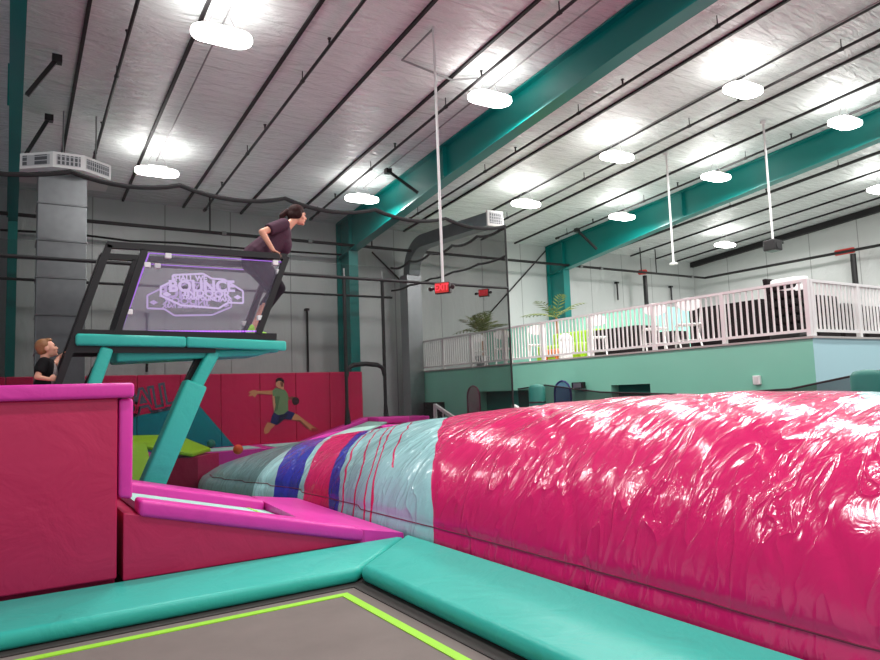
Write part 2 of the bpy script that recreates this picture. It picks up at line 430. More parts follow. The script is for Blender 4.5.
# thin grey cables under the roof
for i, (pts, lab) in enumerate((([(2.43, -4), (2.43, 14.2)], 'thin grey conduit running through the two leftmost lamps'), ([(6.95, -4), (6.95, 14.1)], 'thin grey conduit running through lamps left of the middle rafter'),
                                ([(10.85, -4), (10.85, 12.9)], 'thin grey conduit above lamps right of the middle rafter'))):
    b = MB(); b.tube([(x, y, roofz(y)-.1) for x, y in pts], .014, 6); tag(b.build('conduit', 'gray_conduit'), lab, 'conduit')

# ------------------------------------------------------------------ lamps
def make_lamp(px, py, label, w=.8, d=.42):
    P = roof(px, py, .5); t = thing('high_bay_lamp', label, 'lamp', P, 'bright lamps under the roof')
    b = MB(); rr = d*.48; cs = [(sx*(w/2-rr), sy*(d/2-rr)) for sx, sy in ((1, 1), (-1, 1), (-1, -1), (1, -1))]; b.prism([(P.x+cx_+rr*math.cos(a_), P.y+cy_+rr*math.sin(a_), P.z-.04) for q_, (cx_, cy_) in enumerate(cs) for a_ in [PI/2*(q_+k_/5) for k_ in range(6)]], (0, 0, .08)); b.bevel(.02, 2); b.build('diffuser', 'lamp', t)
    b = MB(); b.box(P.x-.16, P.x+.16, P.y-.08, P.y+.08, P.z+.036, P.z+.11); b.build('driver_box', 'lamp_body', t)
    for s in (-1, 1):
        b = MB(); b.tube([(P.x+s*w*.3, P.y, P.z+.03), (P.x, P.y, roofz(P.y)-.01)], .005, 5); b.build('hanging_wire', 'gray_conduit', t)
    # the light it throws
    for nm, rx, e in (('lamp_light_down', 0, LD), ('lamp_light_up', PI, LU)):
        L = bpy.data.lights.new(nm, 'AREA'); L.shape = 'RECTANGLE'; L.size = w; L.size_y = d; L.energy = e; L.color = (1, .985, .97)
        o = bpy.data.objects.new(nm, L); C.objects.link(o); o.location = P+Vector((0, 0, -.05 if rx == 0 else .13)); o.rotation_euler = (rx, 0, 0)
LD, LU = 128, 5
for px, py, lab in ((222, 36, 'largest bright lamp at the top left of the ceiling'), (157, 172, 'bright lamp above the wide air vent at the left'),
                    (362, 199, 'bright lamp just left of the middle teal rafter, lower one'), (490, 99, 'bright lamp beside the middle teal rafter, upper one'),
                    (526, 204, 'bright lamp above the square duct outlet, farthest of its row'), (617, 157, 'bright lamp between the two teal rafters, middle of its row'),
                    (743, 90, 'bright lamp between the two teal rafters, nearest of its row'), (845, 123, 'bright lamp against the right rafter, nearest of its row'),
                    (716, 177, 'bright lamp against the right rafter, middle of its row'), (622, 217, 'small bright lamp against the right rafter, farthest of its row'),
                    (725, 245, 'bright lamp above the hanging black speaker'), (880, 190, 'bright lamp cut by the right edge of the frame')):
    make_lamp(px, py, lab)

# ------------------------------------------------------------------ hanging poles, exit signs, speaker
def text_mesh(txt, size, ext=.004, wt=0):
    cu = bpy.data.curves.new('t', 'FONT'); cu.body = txt; cu.offset = wt; cu.size = size; cu.align_x = 'CENTER'; cu.align_y = 'CENTER'; cu.extrude = ext; cu.resolution_u = 3
    o = bpy.data.objects.new('t', cu); C.objects.link(o); dg = bpy.context.evaluated_depsgraph_get(); dg.update()
    me = bpy.data.meshes.new_from_object(o.evaluated_get(dg)); bpy.data.objects.remove(o); return me
def text_obj(txt, size, mat, Mx, parent, name='lettering', ext=.004, sx=1, bold=0):
    me = text_mesh(txt, size, ext, bold); me.transform(Mx @ Matrix.Diagonal((sx, 1, 1, 1))); me.materials.clear()
    return mesh_obj(name, me, mat, parent)
def exit_sign(px, py, top, Y, label, s=1):
    P = at(px, py, 'Y', Y); t = thing('exit_sign', label, 'exit sign', (P.x, P.y, P.z), 'red exit signs on poles')
    w, h = .27*s, .19*s
    ang = -1.0
    R = Matrix.Translation(P) @ Matrix.Rotation(ang, 4, 'Z')
    b = MB(); b.box(-w/2, w/2, -.04, .04, -h/2, h/2); b.bevel(.01, 2); b.bm.transform(R); b.build('case', 'exit_case', t)
    b = MB(); b.box(-w/2+.012, w/2-.012, -.044, -.041, -h/2+.012, h/2-.012); b.bm.transform(R); b.build('face_plate', 'red_plastic', t)
    text_obj('EXIT', .155*s, 'exit_letter', R @ Matrix.Translation((0, -.047, 0)) @ Matrix.Rotation(PI/2, 4, 'X'), t, ext=.002, sx=.8)
    for sx in (-1, 1):
        b = MB(); b.tube([(sx*(w/2-.01), 0, .0), (sx*(w/2+.07), -.02, .0)], .02*s, 8); b.tube([(sx*(w/2+.05), -.02, 0), (sx*(w/2+.06), -.06, -.01)], .035*s, 10); b.bm.transform(R); b.build('lamp_head', 'exit_case', t)
    b = MB(); b.tube([(P.x, P.y, P.z+h/2), (P.x, P.y, top)], .02, 8); b.build('pole', 'white_conduit', t)
    return P
Rp = roof(433, 25)
P1 = exit_sign(443, 288, roofz(Rp.y)-.02, Rp.y, 'red lit exit sign on a long white pole in front of the net', .86)
P2 = exit_sign(484, 293, 2.05, 12.4, 'smaller red exit sign behind the net above the palm', .9)
# grey conduit loop at top of the pole
q0 = Vector((P1.x, P1.y, roofz(P1.y)-.05)); q1 = roof(402, 60, .1); q2 = roof(452, 80, .1)
b = MB(); b.tube([q0, q1, q2, roof(478, 78, .05)], .018, 6); tag(b.build('conduit_loop', 'gray_conduit'), 'bent grey conduit making a triangle by the top of the exit sign pole', 'conduit')
b = MB()
for (t0, b0, lab, spk) in (((666, 152), (672, 262), 'white hanging pole left of the speaker', False), ((763, 120), (772, 240), 'white hanging pole that carries the black speaker', True)):
    T = roof(*t0); e = at(b0[0], b0[1], 'Y', T.y); t = thing('hanging_pole', lab, 'pole', (T.x, T.y, e.z))
    b = MB(); b.tube([(T.x, T.y, e.z), (T.x, T.y, roofz(T.y)-.02)], .022, 8); b.build('tube', 'white_conduit', t)
    b = MB(); b.lathe((T.x, T.y, roofz(T.y)-.08), [(.06, 0), (.06, .05)], 10); b.build('ceiling_plate', 'white_conduit', t)
    if spk:
        k = thing('speaker', 'black speaker hanging from a white pole over the balcony', 'speaker', (T.x, T.y, e.z-.2))
        b = MB(); b.box(T.x-.16, T.x+.14, T.y-.12, T.y+.14, e.z-.23, e.z-.0); b.bevel(.03, 2); b.build('cabinet', 'black_metal', k)
        b = MB(); b.tube([(T.x-.02, T.y-.13, e.z-.12), (T.x-.02, T.y-.12, e.z-.12)], .08, 14); b.build('cone', 'black_rubber', k)
        b = MB(); b.bar((T.x+.13, T.y, e.z-.08), (T.x+.26, T.y-.05, e.z-.04), .06, .05); b.build('bracket', 'black_metal', k)
    else:
        b = MB(); b.lathe((T.x, T.y, e.z-.05), [(.09, 0), (.09, .03), (.03, .05)], 12); b.build('end_disc', 'white_conduit', t)
# thin suspended wires
# ------------------------------------------------------------------ wall pipes
t = thing('wall_pipe', 'long black sprinkler main running along the back wall', 'pipe', (0, 16, 3))
Yp = 16.0
pts = [at(-40, 213, 'Y', Yp), at(640, 272, 'Y', Yp)]
pts = [(-3, Yp, pts[0].z), (pts[1].x, Yp, pts[1].z)]
zP = pts[1][2]
b = MB(); b.tube([(-6, Yp, zP), (21.9, Yp, zP)], .04, 10); b.build('run', 'black_pipe', t)
b = MB(); b.tube([(21.9, Yp, zP), (21.9, 3, zP)], .045, 10); b.build('run', 'black_pipe', t)
for px in (224, 310, 505, 580, 600, 690):
    q = at(px, 250, 'Y', Yp); b = MB(); b.tube([(q.x-.05, Yp, zP), (q.x+.05, Yp, zP)], .055, 10); b.build('coupling', 'gray_conduit', t)
for px in (85, 210, 372, 640, 655, 715):
    q = at(px, 250, 'Y', Yp); b = MB(); b.tube([(q.x, Yp, zP), (q.x, Yp, roofz(Yp)-.02)], .02, 6); b.build('hanger', 'black_pipe', t)
q = at(645, 280, 'Y', 16.4)
t = thing('riser_pipe', 'thick black riser with a red elbow on the wall behind the white chairs', 'pipe', (q.x, 16.4, .62))
b = MB(); b.tube([(q.x, 16.4, .62), (q.x, 16.4, zP-.02)], .075, 10); b.build('pipe_length', 'black_pipe', t)
b = MB(); b.tube([(q.x-.25, 16.4, zP+.08), (q.x+.05, 16.4, zP+.12)], .09, 10); b.build('elbow', 'red_plastic', t)
q = at(850, 260, 'X', 21.9)
t = thing('riser_pipe', 'thick black riser with a red elbow on the right end wall', 'pipe', (21.9, q.y, .6))
b = MB(); b.tube([(22.1, q.y, .62), (22.1, q.y, zP-.08)], .085, 10); b.build('pipe_length', 'black_pipe', t)
b = MB(); b.tube([(21.98, q.y-.1, zP+.02), (21.98, q.y+.45, zP+.02)], .09, 10); b.build('elbow', 'red_plastic', t)
# wavy conduit on back wall left of middle column
b = MB(); pts = [(0, 230), (40, 232), (75, 234), (130, 241), (180, 243), (250, 249), (345, 255)]
b.tube([at(x, y, 'Y', 16.7) for x, y in pts], .026, 6); tag(b.build('wall_cable', 'black_rubber'), 'slightly wavy black cable along the back wall below the sprinkler main', 'cable')
for i, (px, y0, y1, lab) in enumerate(((307, 310, 372, 'short black vertical pipe on the back wall right of the leaning person'), (147, 315, 372, 'black vertical pipe on the back wall seen through the lit panel'), (617, 283, 300, 'short black bracket on the white wall between column and riser'), (671, 287, 300, 'short black bracket on the white wall right of the riser'))):
    a = at(px, y0, 'Y', 16.9); c = at(px, y1, 'Y', 16.9)
    b = MB(); b.tube([(a.x, 16.9, a.z), (a.x, 16.9, c.z)], .03, 6); b.box(a.x-.05, a.x+.05, 16.85, 16.98, a.z-.02, a.z+.04); tag(b.build('wall_bracket', 'black_pipe'), lab, 'bracket')

# ------------------------------------------------------------------ ducts
Yd = 12.75
a = at(36, 300, 'Y', Yd); c = at(86, 300, 'Y', Yd)
t = thing('air_duct', 'tall square metal duct with a wide white three sided vent head at left', 'air duct', ((a.x+c.x)/2, 13.1, FLOOR))
zt = at(60, 166.5, 'Y', 12.4).z-.005
b = MB(); b.box(a.x, c.x, Yd, 13.4, FLOOR, zt)
for i in range(9):
    z = FLOOR+.6+i*.62
    b.box(a.x-.015, c.x+.015, Yd-.015, 13.42, z, z+.03)
b.bevel(.008, 1); b.build('shaft', 'galv', t)
pl = [at(20, 160, 'Y', 12.75), at(53, 160, 'Y', 12.4), at(84, 160, 'Y', 12.4), at(111, 170, 'Y', 12.75)]
fl = [(p.x, p.y) for p in pl]+[(pl[3].x, 13.5), (pl[0].x, 13.5)]
h0, h1 = at(52, 166.5, 'Y', 12.4).z, at(52, 151, 'Y', 12.4).z
b = MB(); b.prism([(x, y, h0) for x, y in fl], (0, 0, h1-h0)); b.build('vent_head', 'white_paint', t)
for (p, q) in ((fl[0], fl[1]), (fl[1], fl[2]), (fl[2], fl[3])):
    p, q = Vector((*p, 0)), Vector((*q, 0)); d = (q-p).normalized(); nn = Vector((d.y, -d.x, 0))
    a_, b_ = p+d*.05+nn*.006, q-d*.05+nn*.006
    b = MB(); b.prism([(a_.x, a_.y, h0+.045), (b_.x, b_.y, h0+.045), (b_.x, b_.y, h1-.045), (a_.x, a_.y, h1-.045)], nn*.006); b.build('grille', 'grille', t)
for dx_ in (0, .5):
    b = MB(); b.tube([((a.x+c.x)/2+dx_, 12.9, h1), ((a.x+c.x)/2+dx_, 12.9, roofz(12.9))], .014, 6); b.build('hanging_rod', 'gray_conduit', t)
# curved duct right
E0 = at(494, 219, 'X', 9.75)
t = thing('air_duct', 'dark metal duct curving out from the wall to a square outlet above the palm', 'air duct', (9.9, 16.4, FLOOR))
rz = at(415, 258, 'Y', 16.4)
def sq_path(b, P, w, h):
    rings = []
    for i, p in enumerate(P):
        p = Vector(p); d = (Vector(P[min(i+1, len(P)-1)])-Vector(P[max(i-1, 0)])).normalized(); r = Vector((1, 0, 0)); u = r.cross(d).normalized()
        rings.append([b.bm.verts.new(p+r*sx*w/2+u*sy*h/2) for sx, sy in ((-1, -1), (1, -1), (1, 1), (-1, 1))])
    for i in range(len(rings)-1):
        for j in range(4): b.face([rings[i][j], rings[i][(j+1) % 4], rings[i+1][(j+1) % 4], rings[i+1][j]])
    b.face(rings[0]); b.face(rings[-1])
path = []
zc = E0.z; yr = 16.3; rad = .8
for k in range(9):
    a_ = PI/2*k/8; path.append((9.46, yr-rad+rad*math.cos(a_), zc-rad+rad*math.sin(a_)))
path += [(9.6, 14, zc), (9.75, E0.y, zc)]
b = MB(); sq_path(b, path, .34, .33); b.build('curved_run', 'galv_dark', t)
b = MB(); b.box(9.24, 9.68, yr-.12, yr+.3, FLOOR, zc-rad); b.build('riser', 'galv', t)
b = MB(); b.box(9.51, 9.99, E0.y-.06, E0.y, zc-.19, zc+.19); b.bevel(.02, 2); b.build('outlet_frame', 'white_paint', t)
b = MB(); b.box(9.57, 9.93, E0.y-.068, E0.y-.061, zc-.13, zc+.13); b.build('grille', 'grille', t)
# ------------------------------------------------------------------ nets
XN, YN = 8.5, 10.8
zT = at(505, 226, 'Y', YN).z
zM = at(505, 288, 'Y', YN).z
def bag_half(Y):            # left x, right x
    x0, x1 = 3.52, 7.7
    k = min(1, max(0, (Y-9.6)/3.2)); x0 -= .62*k*k*(3-2*k)
    if Y > 11.0:
        k = min(1, (Y-11.0)/3.3); s = 1-math.sqrt(max(0, 1-k**3)); x0 += .6*s; x1 -= 2.1*s
    if Y < 0:
        k = min(1, -Y/2.0); s = 1-math.sqrt(max(0, 1-k*k)); x0 += 1.5*s; x1 -= 1.8*s
    return x0, x1
def bag_top(Y):
    pr_ = [(-2, -.5), (0, -.25), (2, -.16), (3.5, -.10), (5, -.12), (6.5, -.22), (8.8, -.40), (11.4, -.68), (12.6, -.86), (13.4, -1.02), (14.3, -1.2)]
    for (y0, z0), (y1, z1) in zip(pr_, pr_[1:]):
        if Y <= y1: return z0+(z1-z0)*max(0, (Y-y0))/(y1-y0)
    return -1.4
t = thing('safety_net', 'tall black net hung behind the jump tower, its right edge beside the exit signs', 'net', (XN, YN, FLOOR), 'black safety nets')
xl = -6.0
px_top = [0, 70, 180, 285, 375, 445, 505]
xs = [at(x, 200, 'Y', YN).x for x in px_top]; zs = [zT]*len(xs)
xs = [-6, -3.2, xs[0]-1.2]+xs[1:]
top = []
for i in range(len(xs)-1):
    m = 8
    for j in range(m):
        tt = j/m; top.append(Vector((xs[i]+(xs[i+1]-xs[i])*tt, YN, zT-.28*4*tt*(1-tt)*(xs[i+1]-xs[i])/3.6)))
top.append(Vector((XN, YN, zT)))
b = MB(); rows = []
def netbot(x):
    x0, x1 = bag_half(YN); u_ = (x-(x0+x1)/2)/((x1-x0)/2+.06)
    if abs(u_) < 1: return max(FLOOR+.02, FLOOR+.09+(bag_top(YN)-FLOOR)*(1-abs(u_)**2.1)**(1/2.1))
    return FLOOR+.02
tn = []
for p_, q_ in zip(top, top[1:]): tn += [p_.lerp(q_, k_/4) for k_ in range(4)]
tn.append(top[-1])
rows = [[(p.x, YN, p.z+(netbot(p.x)-p.z)*k/4) for p in tn] for k in range(5)]
b.grid(rows); b.build('net_panel', 'net', t, keep=True)
b = MB(); b.tube(top, .035, 6); b.build('top_rope', 'black_rubber', t)
b = MB(); b.tube([(-6, YN, zM), (XN, YN, zM)], .028, 6); b.build('middle_cable', 'black_rubber', t)
b = MB(); b.tube([(XN, YN, zT), (XN+.0, YN, FLOOR)], .02, 6); b.build('edge_rope', 'black_rubber', t)
YC = 15.72
t = thing('safety_net', 'black net running from the tall net edge to the back wall, with two wavy ropes', 'net', (XN, YC, FLOOR), 'black safety nets')
nT = sag((XN, YN, zT), (XN, YC, zT), 5, .08); zL = at(505, 256, 'X', XN).z; nL = sag((XN, YN, zL), (XN, YC, zL), 5, .03)
b = MB(); b.grid([[(p.x, p.y, p.z+(zL-p.z)*k/3) for p in nT] for k in range(4)]); b.grid([[(XN, p.y, p.z+(FLOOR-p.z)*k/3) for p in nL] for k in range(4)]); b.build('net_panel', 'net_thin', t, keep=True)
b = MB(); b.tube(nT, .03, 6); b.build('top_rope', 'black_rubber', t)
b = MB(); b.tube(nL, .025, 6); b.build('lower_rope', 'black_rubber', t)
t = thing('safety_net', 'thin black net hung on cables in front of the pink padded wall', 'net', (0, YC, FLOOR), 'black safety nets')
b = MB(); b.grid([[(x, YC, zT+(FLOOR+.6-zT)*k/3) for x in (-6, 0, 4, XN)] for k in range(4)]); b.build('net_panel', 'net_thin', t, keep=True)
for z in (at(374, 279, 'Y', YC).z, at(378, 297, 'Y', YC).z):
    b = MB(); b.tube([(-6, YC, z), (XN, YC, z)], .03, 6); b.build('cable', 'black_rubber', t)
# doorway in net : two padded posts and an arch
t = thing('net_doorway', 'black padded net doorway of two posts and a rounded cross arch', 'net doorway', (8, 15.6, -1.1))
YD = 15.6
pa, pb = at(344, 277, 'Y', YD), at(382, 280, 'Y', YD)
zb = at(344, 436, 'Y', YD).z
for p in (pa, pb):
    b = MB(); b.tube([(p.x, YD, zb), (p.x, YD, pa.z)], .045, 8); b.tube([(p.x+.02, YD, zb), (p.x, YD, zb+.7)], .11, 8, .05); b.build('post', 'black_rubber', t)
    b = MB(); b.tube([(p.x, YD, pa.z-.05), (p.x, YD, pa.z+.22)], .022, 6); b.build('hanger_clip', 'gray_conduit', t)
zA = at(362, 365, 'Y', YD).z
b = MB(); b.tube([(pa.x, YD, zA-.28), (pa.x+.05, YD, zA-.08), (pa.x+.2, YD, zA), ((pa.x+pb.x)/2, YD, zA+.03), (pb.x-.2, YD, zA), (pb.x-.05, YD, zA-.08), (pb.x, YD, zA-.28)], .06, 8); b.build('arch', 'black_rubber', t)

# ------------------------------------------------------------------ foreground trampoline
PADZ = -1.47
b = MB(); b.box(-6, 2.42, -3, 5.28, FLOOR, -1.56); tr = b.build('trampoline_mat', 'mat_gray'); tag(tr, 'large grey trampoline mat in the foreground with a lime green border line', 'trampoline mat')
b = MB(); b.box(-6, 2.315, 5.105, 5.175, -1.56, -1.554); b.box(2.245, 2.315, -3, 5.105, -1.56, -1.554); b.build('border_line', 'lime_tape', tr)
b = MB(); b.box(-6, 2.62, 5.28, 5.5, FLOOR, -1.552); b.box(2.42, 2.62, -3, 5.28, FLOOR, -1.552); b.build('spring_cover', 'spring_cover', tr)
# teal pads round it (mitred corner)
def slab(poly, z0, z1, bev=.05):
    b = MB(); b.prism([(x, y, z0) for x, y in poly], (0, 0, z1-z0)); b.bevel(bev, 4); return b
xi, yi, xo, yo = 2.50, 5.36, 3.46, 6.28
b = MB(); b.hexa([(-6, yi, -1.55), (-1.2, yi, -1.55), (-1.2, yo, -1.55), (-6, yo, -1.55), (-6, yi+.06, PADZ-.02), (-1.2, yi+.06, PADZ-.02), (-1.2, yo, PADZ+.06), (-6, yo, PADZ+.06)]); b.bevel(.05, 4)
tag(b.build('edge_pad', 'teal_vinyl', smooth=True), 'teal edge pad at the far left end of the grey trampoline', 'pad', 'teal pads around the grey trampoline')
b = MB(); b.prism([(-1.19, yi, -1.55), (xi, yi, -1.55), (xo, yo, -1.55), (-1.19, yo, -1.55)], (0, 0, .08+PADZ+1.55-.04)); b.bevel(.05, 4)
tag(b.build('edge_pad', 'teal_vinyl', smooth=True), 'teal edge pad along the foot of the red block and red wedge', 'pad', 'teal pads around the grey trampoline')
b = MB(); b.prism([(xi+.02, yi-.01, -1.55), (xo+.02, yo-.01, -1.55), (xo+.02, -3, -1.55), (xi+.02, -3, -1.55)], (0, 0, .12+PADZ+1.55-.06)); b.bevel(.06, 4)
tag(b.build('edge_pad', 'teal_vinyl', smooth=True), 'long teal edge pad between the grey trampoline and the pink air bag', 'pad', 'teal pads around the grey trampoline')

# ------------------------------------------------------------------ tall red block with pink pads
YF = 6.3
t = thing('padded_barrier', 'tall red padded block at left edged with pink pads on top and side', 'padded block', (-2, 6.6, FLOOR))
padbox('front_pad', -1.55, .78, YF, YF+.14, PADZ+.05, .06, 'red_vinyl', .02, t)
padbox('front_pad', -4, -1.56, YF, YF+.14, PADZ+.05, .06, 'red_vinyl', .02, t)
b = MB(); b.box(-4, .78, YF+.14, YF+.62, FLOOR, .04); b.build('core', 'red_vinyl', t)
padbox('top_pad', -.45, .90, YF-.06, YF+.66, .055, .18, 'pink_vinyl', .03, t)
padbox('top_pad', -4, -.455, YF-.06, YF+.66, .055, .185, 'pink_vinyl', .045, t)
b = MB(); zb_ = at(133, 500, 'Y', YF).z
b.hexa([(.79, YF-.0, zb_+.03), (.9, YF+.03, zb_-.0), (.9, YF+.6, zb_-.0), (.79, YF+.6, zb_), (.79, YF, .05), (.9, YF, .05), (.9, YF+.6, .05), (.79, YF+.6, .05)]); b.bevel(.03, 3); b.build('side_pad', 'pink_vinyl', t, smooth=True)

# ------------------------------------------------------------------ sloped trampoline (wedge)
def slope(X): return -.80-.246*(X-.95)
t = thing('sloped_trampoline', 'small tilted trampoline on a red wedge with pink pads and a pale bed', 'sloped trampoline', (2, 7, FLOOR))
b = MB()
b.prism([(.83, YF+.03, -1.45), (3.0, YF+.03, -1.45), (3.0, YF+.03, slope(3.0)-.13), (.83, YF+.03, slope(.83)-.13)], (0, 1.6, 0)); b.bevel(.015, 2); b.build('wedge_side', 'red_vinyl', t)
def spad(x0, x1, y0, y1, th, up=0, x1b=None):
    x1b = x1 if x1b is None else x1b
    b = MB(); b.hexa([(x0, y0, slope(x0)-th), (x1, y0, slope(x1)-th), (x1b, y1, slope(x1b)-th), (x0, y1, slope(x0)-th), (x0, y0, slope(x0)+up), (x1, y0, slope(x1)+up), (x1b, y1, slope(x1b)+up), (x0, y1, slope(x0)+up)]); b.bevel(.035, 4)
    return b.build('pad', 'pink_vinyl', t, smooth=True)
spad(.95, 3.02, YF-.0, 6.6, .14, .0, 2.55)
b = MB(); b.hexa([(.96, 6.55, slope(.96)-.12), (2.4, 6.55, slope(2.4)-.12), (2.4, 7.7, slope(2.4)-.12), (.96, 7.7, slope(.96)-.12), (.96, 6.55, slope(.96)-.05), (2.4, 6.55, slope(2.4)-.05), (2.4, 7.7, slope(2.4)-.05), (.96, 7.7, slope(.96)-.05)]); b.build('bed', 'mint_bed', t)
b = MB(); b.hexa([(x_, y_, slope(x_)+z_) for z_ in (-.05, -.046) for x_, y_ in ((2.2, 6.6), (2.24, 6.6), (2.24, 7.5), (2.2, 7.5))]); b.build('bed_line', 'lime_tape', t)
spad(.95, 2.40, 7.5, 8.0, .16, .05)
# end pad between the bed and the bag
b = MB(); e = [(2.42, 6.61), (3.03, YF+.01), (3.47, YF+.02), (3.47, 9.4), (2.41, 8.0)]
zt_ = [slope(2.42), -1.33, -1.42, -1.40, slope(2.41)+.05]
va = [b.bm.verts.new((x, y, -1.56)) for x, y in e]; vb = [b.bm.verts.new((x, y, z)) for (x, y), z in zip(e, zt_)]
b.face(va[::-1]); b.face([vb[0], vb[1], vb[2]]); b.face([vb[0], vb[2], vb[3]]); b.face([vb[0], vb[3], vb[4]])
for i in range(5): b.face([va[i], va[(i+1) % 5], vb[(i+1) % 5], vb[i]])
b.build('end_pad', 'pink_vinyl', t, smooth=False)

# ------------------------------------------------------------------ air bag
NY, NS = 300, 110
rows = []
for i in range(NY+1):
    Y = -2+16.2*i/NY; x0, x1 = bag_half(Y); top = bag_top(Y); H = top-FLOOR
    endk = 1
    if Y > 13.2: endk = max(.02, math.sqrt(max(0, 1-((Y-13.2)/1.0)**2)))
    if Y < -1: endk = max(.02, math.sqrt(max(0, 1-((-1-Y)/1.0)**2)))
    row = []
    for j in range(NS+1):
        a = PI*j/NS; ca, sa = math.cos(a), math.sin(a)
        p = 2.1
        cx = -math.copysign(abs(ca)**(2/p), ca); cz = abs(sa)**(2/p)
        X = (x0+x1)/2+(x1-x0)/2*cx; Z = FLOOR+.02+H*cz*endk
        # soft wrinkles
        w = noise.noise(Vector((X*.6, Y*1.9, Z*.7)))*.030+noise.noise(Vector((X*1.1+5, Y*3.8+X*.8, Z*.9)))*.010
        # bulge between panel seams
        w -= .02*max(0, 1-abs(((Y-1.35*(X-3.5)-5.85+40) % 2.05)-1.02)/.08) if 2 < X < 9 else 0
        nz = sa; nx = -ca
        # pinched lower seam
        zz = (Z-FLOOR)
        pin = -.022*math.exp(-((zz-.28)/.05)**2)
        row.append((X+nx*(w+pin), Y, max(FLOOR+.005, Z+nz*w)))
    rows.append(row)
b = MB(); b.grid(rows); b.face([b.bm.verts[0]] if False else []) if False else None
bag = b.build('air_bag', 'bag', smooth=True); tag(bag, 'huge glossy pink inflated air bag with pale and blue bands at its far end', 'air bag')
# stitched seam along the visible side
sp = []
for i in range(0, NY+1, 2):
    r = rows[i]; k = min(range(NS//2), key=lambda j: abs(r[j][2]-(FLOOR+.28))); x, y, z = r[k]
    if 0 < y < 13: sp.append((x-.004, y, z))
b = MB(); b.tube(sp, .006, 5); b.build('seam', 'bag_seam', bag)

# ------------------------------------------------------------------ jump tower
YT, YB = 8.2, 8.86
def T(x, y, Y=YT): return at(x, y, 'Y', Y)
t = thing('jump_tower', 'black steel jump tower with teal padded platform and lit clear side panels', 'jump tower', (1.7, 8.5, FLOOR))
pTL, pTR = T(109, 245), T(286, 257); pBR = T(258, 334); pLad = T(58, 384); pMT = T(144.5, 250); pMB = T(117, 334)
zdeck = T(170, 338).z
def off(p, Y): return Vector((p.x, Y, p.z))
for Y in (YT, YB):
    TL, TR, BR, MT_, MB_ = [off(p, Y) for p in (pTL, pTR, pBR, pMT, pMB)]
    dl = (off(pLad, Y)-TL); foot = TL+dl*((-.5-TL.z)/dl.z)
    b = MB(); b.bar(TL, foot, .07, .07); b.build('ladder_rail', 'black_metal', t)
    b = MB(); b.bar(TL-Vector((.02, 0, 0)), TR, .07, .07); b.build('handrail', 'black_metal', t)
    b = MB(); b.bar(TR, BR, .08, .07); b.build('post', 'black_metal', t)
    b = MB(); b.bar(MT_, MB_+(MB_-MT_)*.12, .07, .07); b.build('post', 'black_metal', t)
    b = MB(); b.bar((T(80, 332).x, Y, zdeck+.04), (T(276, 340).x, Y, zdeck+.03), .06, .08); b.build('deck_beam', 'black_metal', t)
    b = MB(); b.bar((T(72, 350).x, Y, zdeck-.13), (T(215, 352).x, Y, zdeck-.13), .06, .08); b.build('deck_beam', 'black_metal', t)
    b = MB(); a0 = Vector((T(112, 345).x, Y, zdeck-.1)); b.bar(a0, a0+Vector((-.5, 0, -1.05)), .07, .07); b.build('brace', 'black_metal', t)
for k in range(5):
    s = .18+.2*k; p = pTL.lerp(T(58, 384), s)
    if p.z < zdeck-.05: 
        b = MB(); b.bar((p.x, YT+.03, p.z), (p.x, YB-.03, p.z), .04, .03); b.build('rung', 'black_metal', t)
# deck: black plate + padded teal boards
x0, x1 = T(75, 340).x, T(284, 345).x; xm = T(185, 340).x
b = MB(); b.box(x0+.1, x1-.1, YT+.02, YB-.02, zdeck-.02, zdeck+.06); b.build('deck_plate', 'black_metal', t)
b = MB(); zR = T(284, 340).z; zLf = T(76, 334).z
b.hexa([(x0, YT-.1, zLf-.13), (xm, YT-.1, zdeck-.11), (xm, YT-.02, zdeck-.11), (x0, YT-.02, zLf-.13), (x0, YT-.1, zLf), (xm, YT-.1, zdeck+.01), (xm, YT-.02, zdeck+.01), (x0, YT-.02, zLf)]); b.bevel(.03, 3); b.build('side_pad', 'teal_vinyl', t, smooth=True)
b = MB(); b.hexa([(xm, YT-.1, zdeck-.11), (x1, YT-.1, zR-.14), (x1, YT-.02, zR-.14), (xm, YT-.02, zdeck-.11), (xm, YT-.1, zdeck+.01), (x1, YT-.1, zR-.02), (x1, YT-.02, zR-.02), (xm, YT-.02, zdeck+.01)]); b.bevel(.025, 3); b.build('side_pad', 'teal_vinyl', t, smooth=True)
b = MB(); b.hexa([(T(117, 350).x, YT+.04, zdeck-.27), (x1-.3, YT+.04, zdeck-.2), (x1-.3, YB, zdeck-.2), (T(117, 350).x, YB, zdeck-.27), (T(117, 350).x, YT+.04, zdeck-.12), (x1-.02, YT+.04, zdeck-.12), (x1-.02, YB, zdeck-.12), (T(117, 350).x, YB, zdeck-.12)]); b.bevel(.03, 3); b.build('under_pad', 'teal_vinyl', t, smooth=True)
b = MB(); b.box(x1-.02, x1+.1, YB-.2, YB+.06, zR-.12, zR+.02); b.bevel(.03, 3); b.build('end_pad', 'teal_vinyl', t, smooth=True)
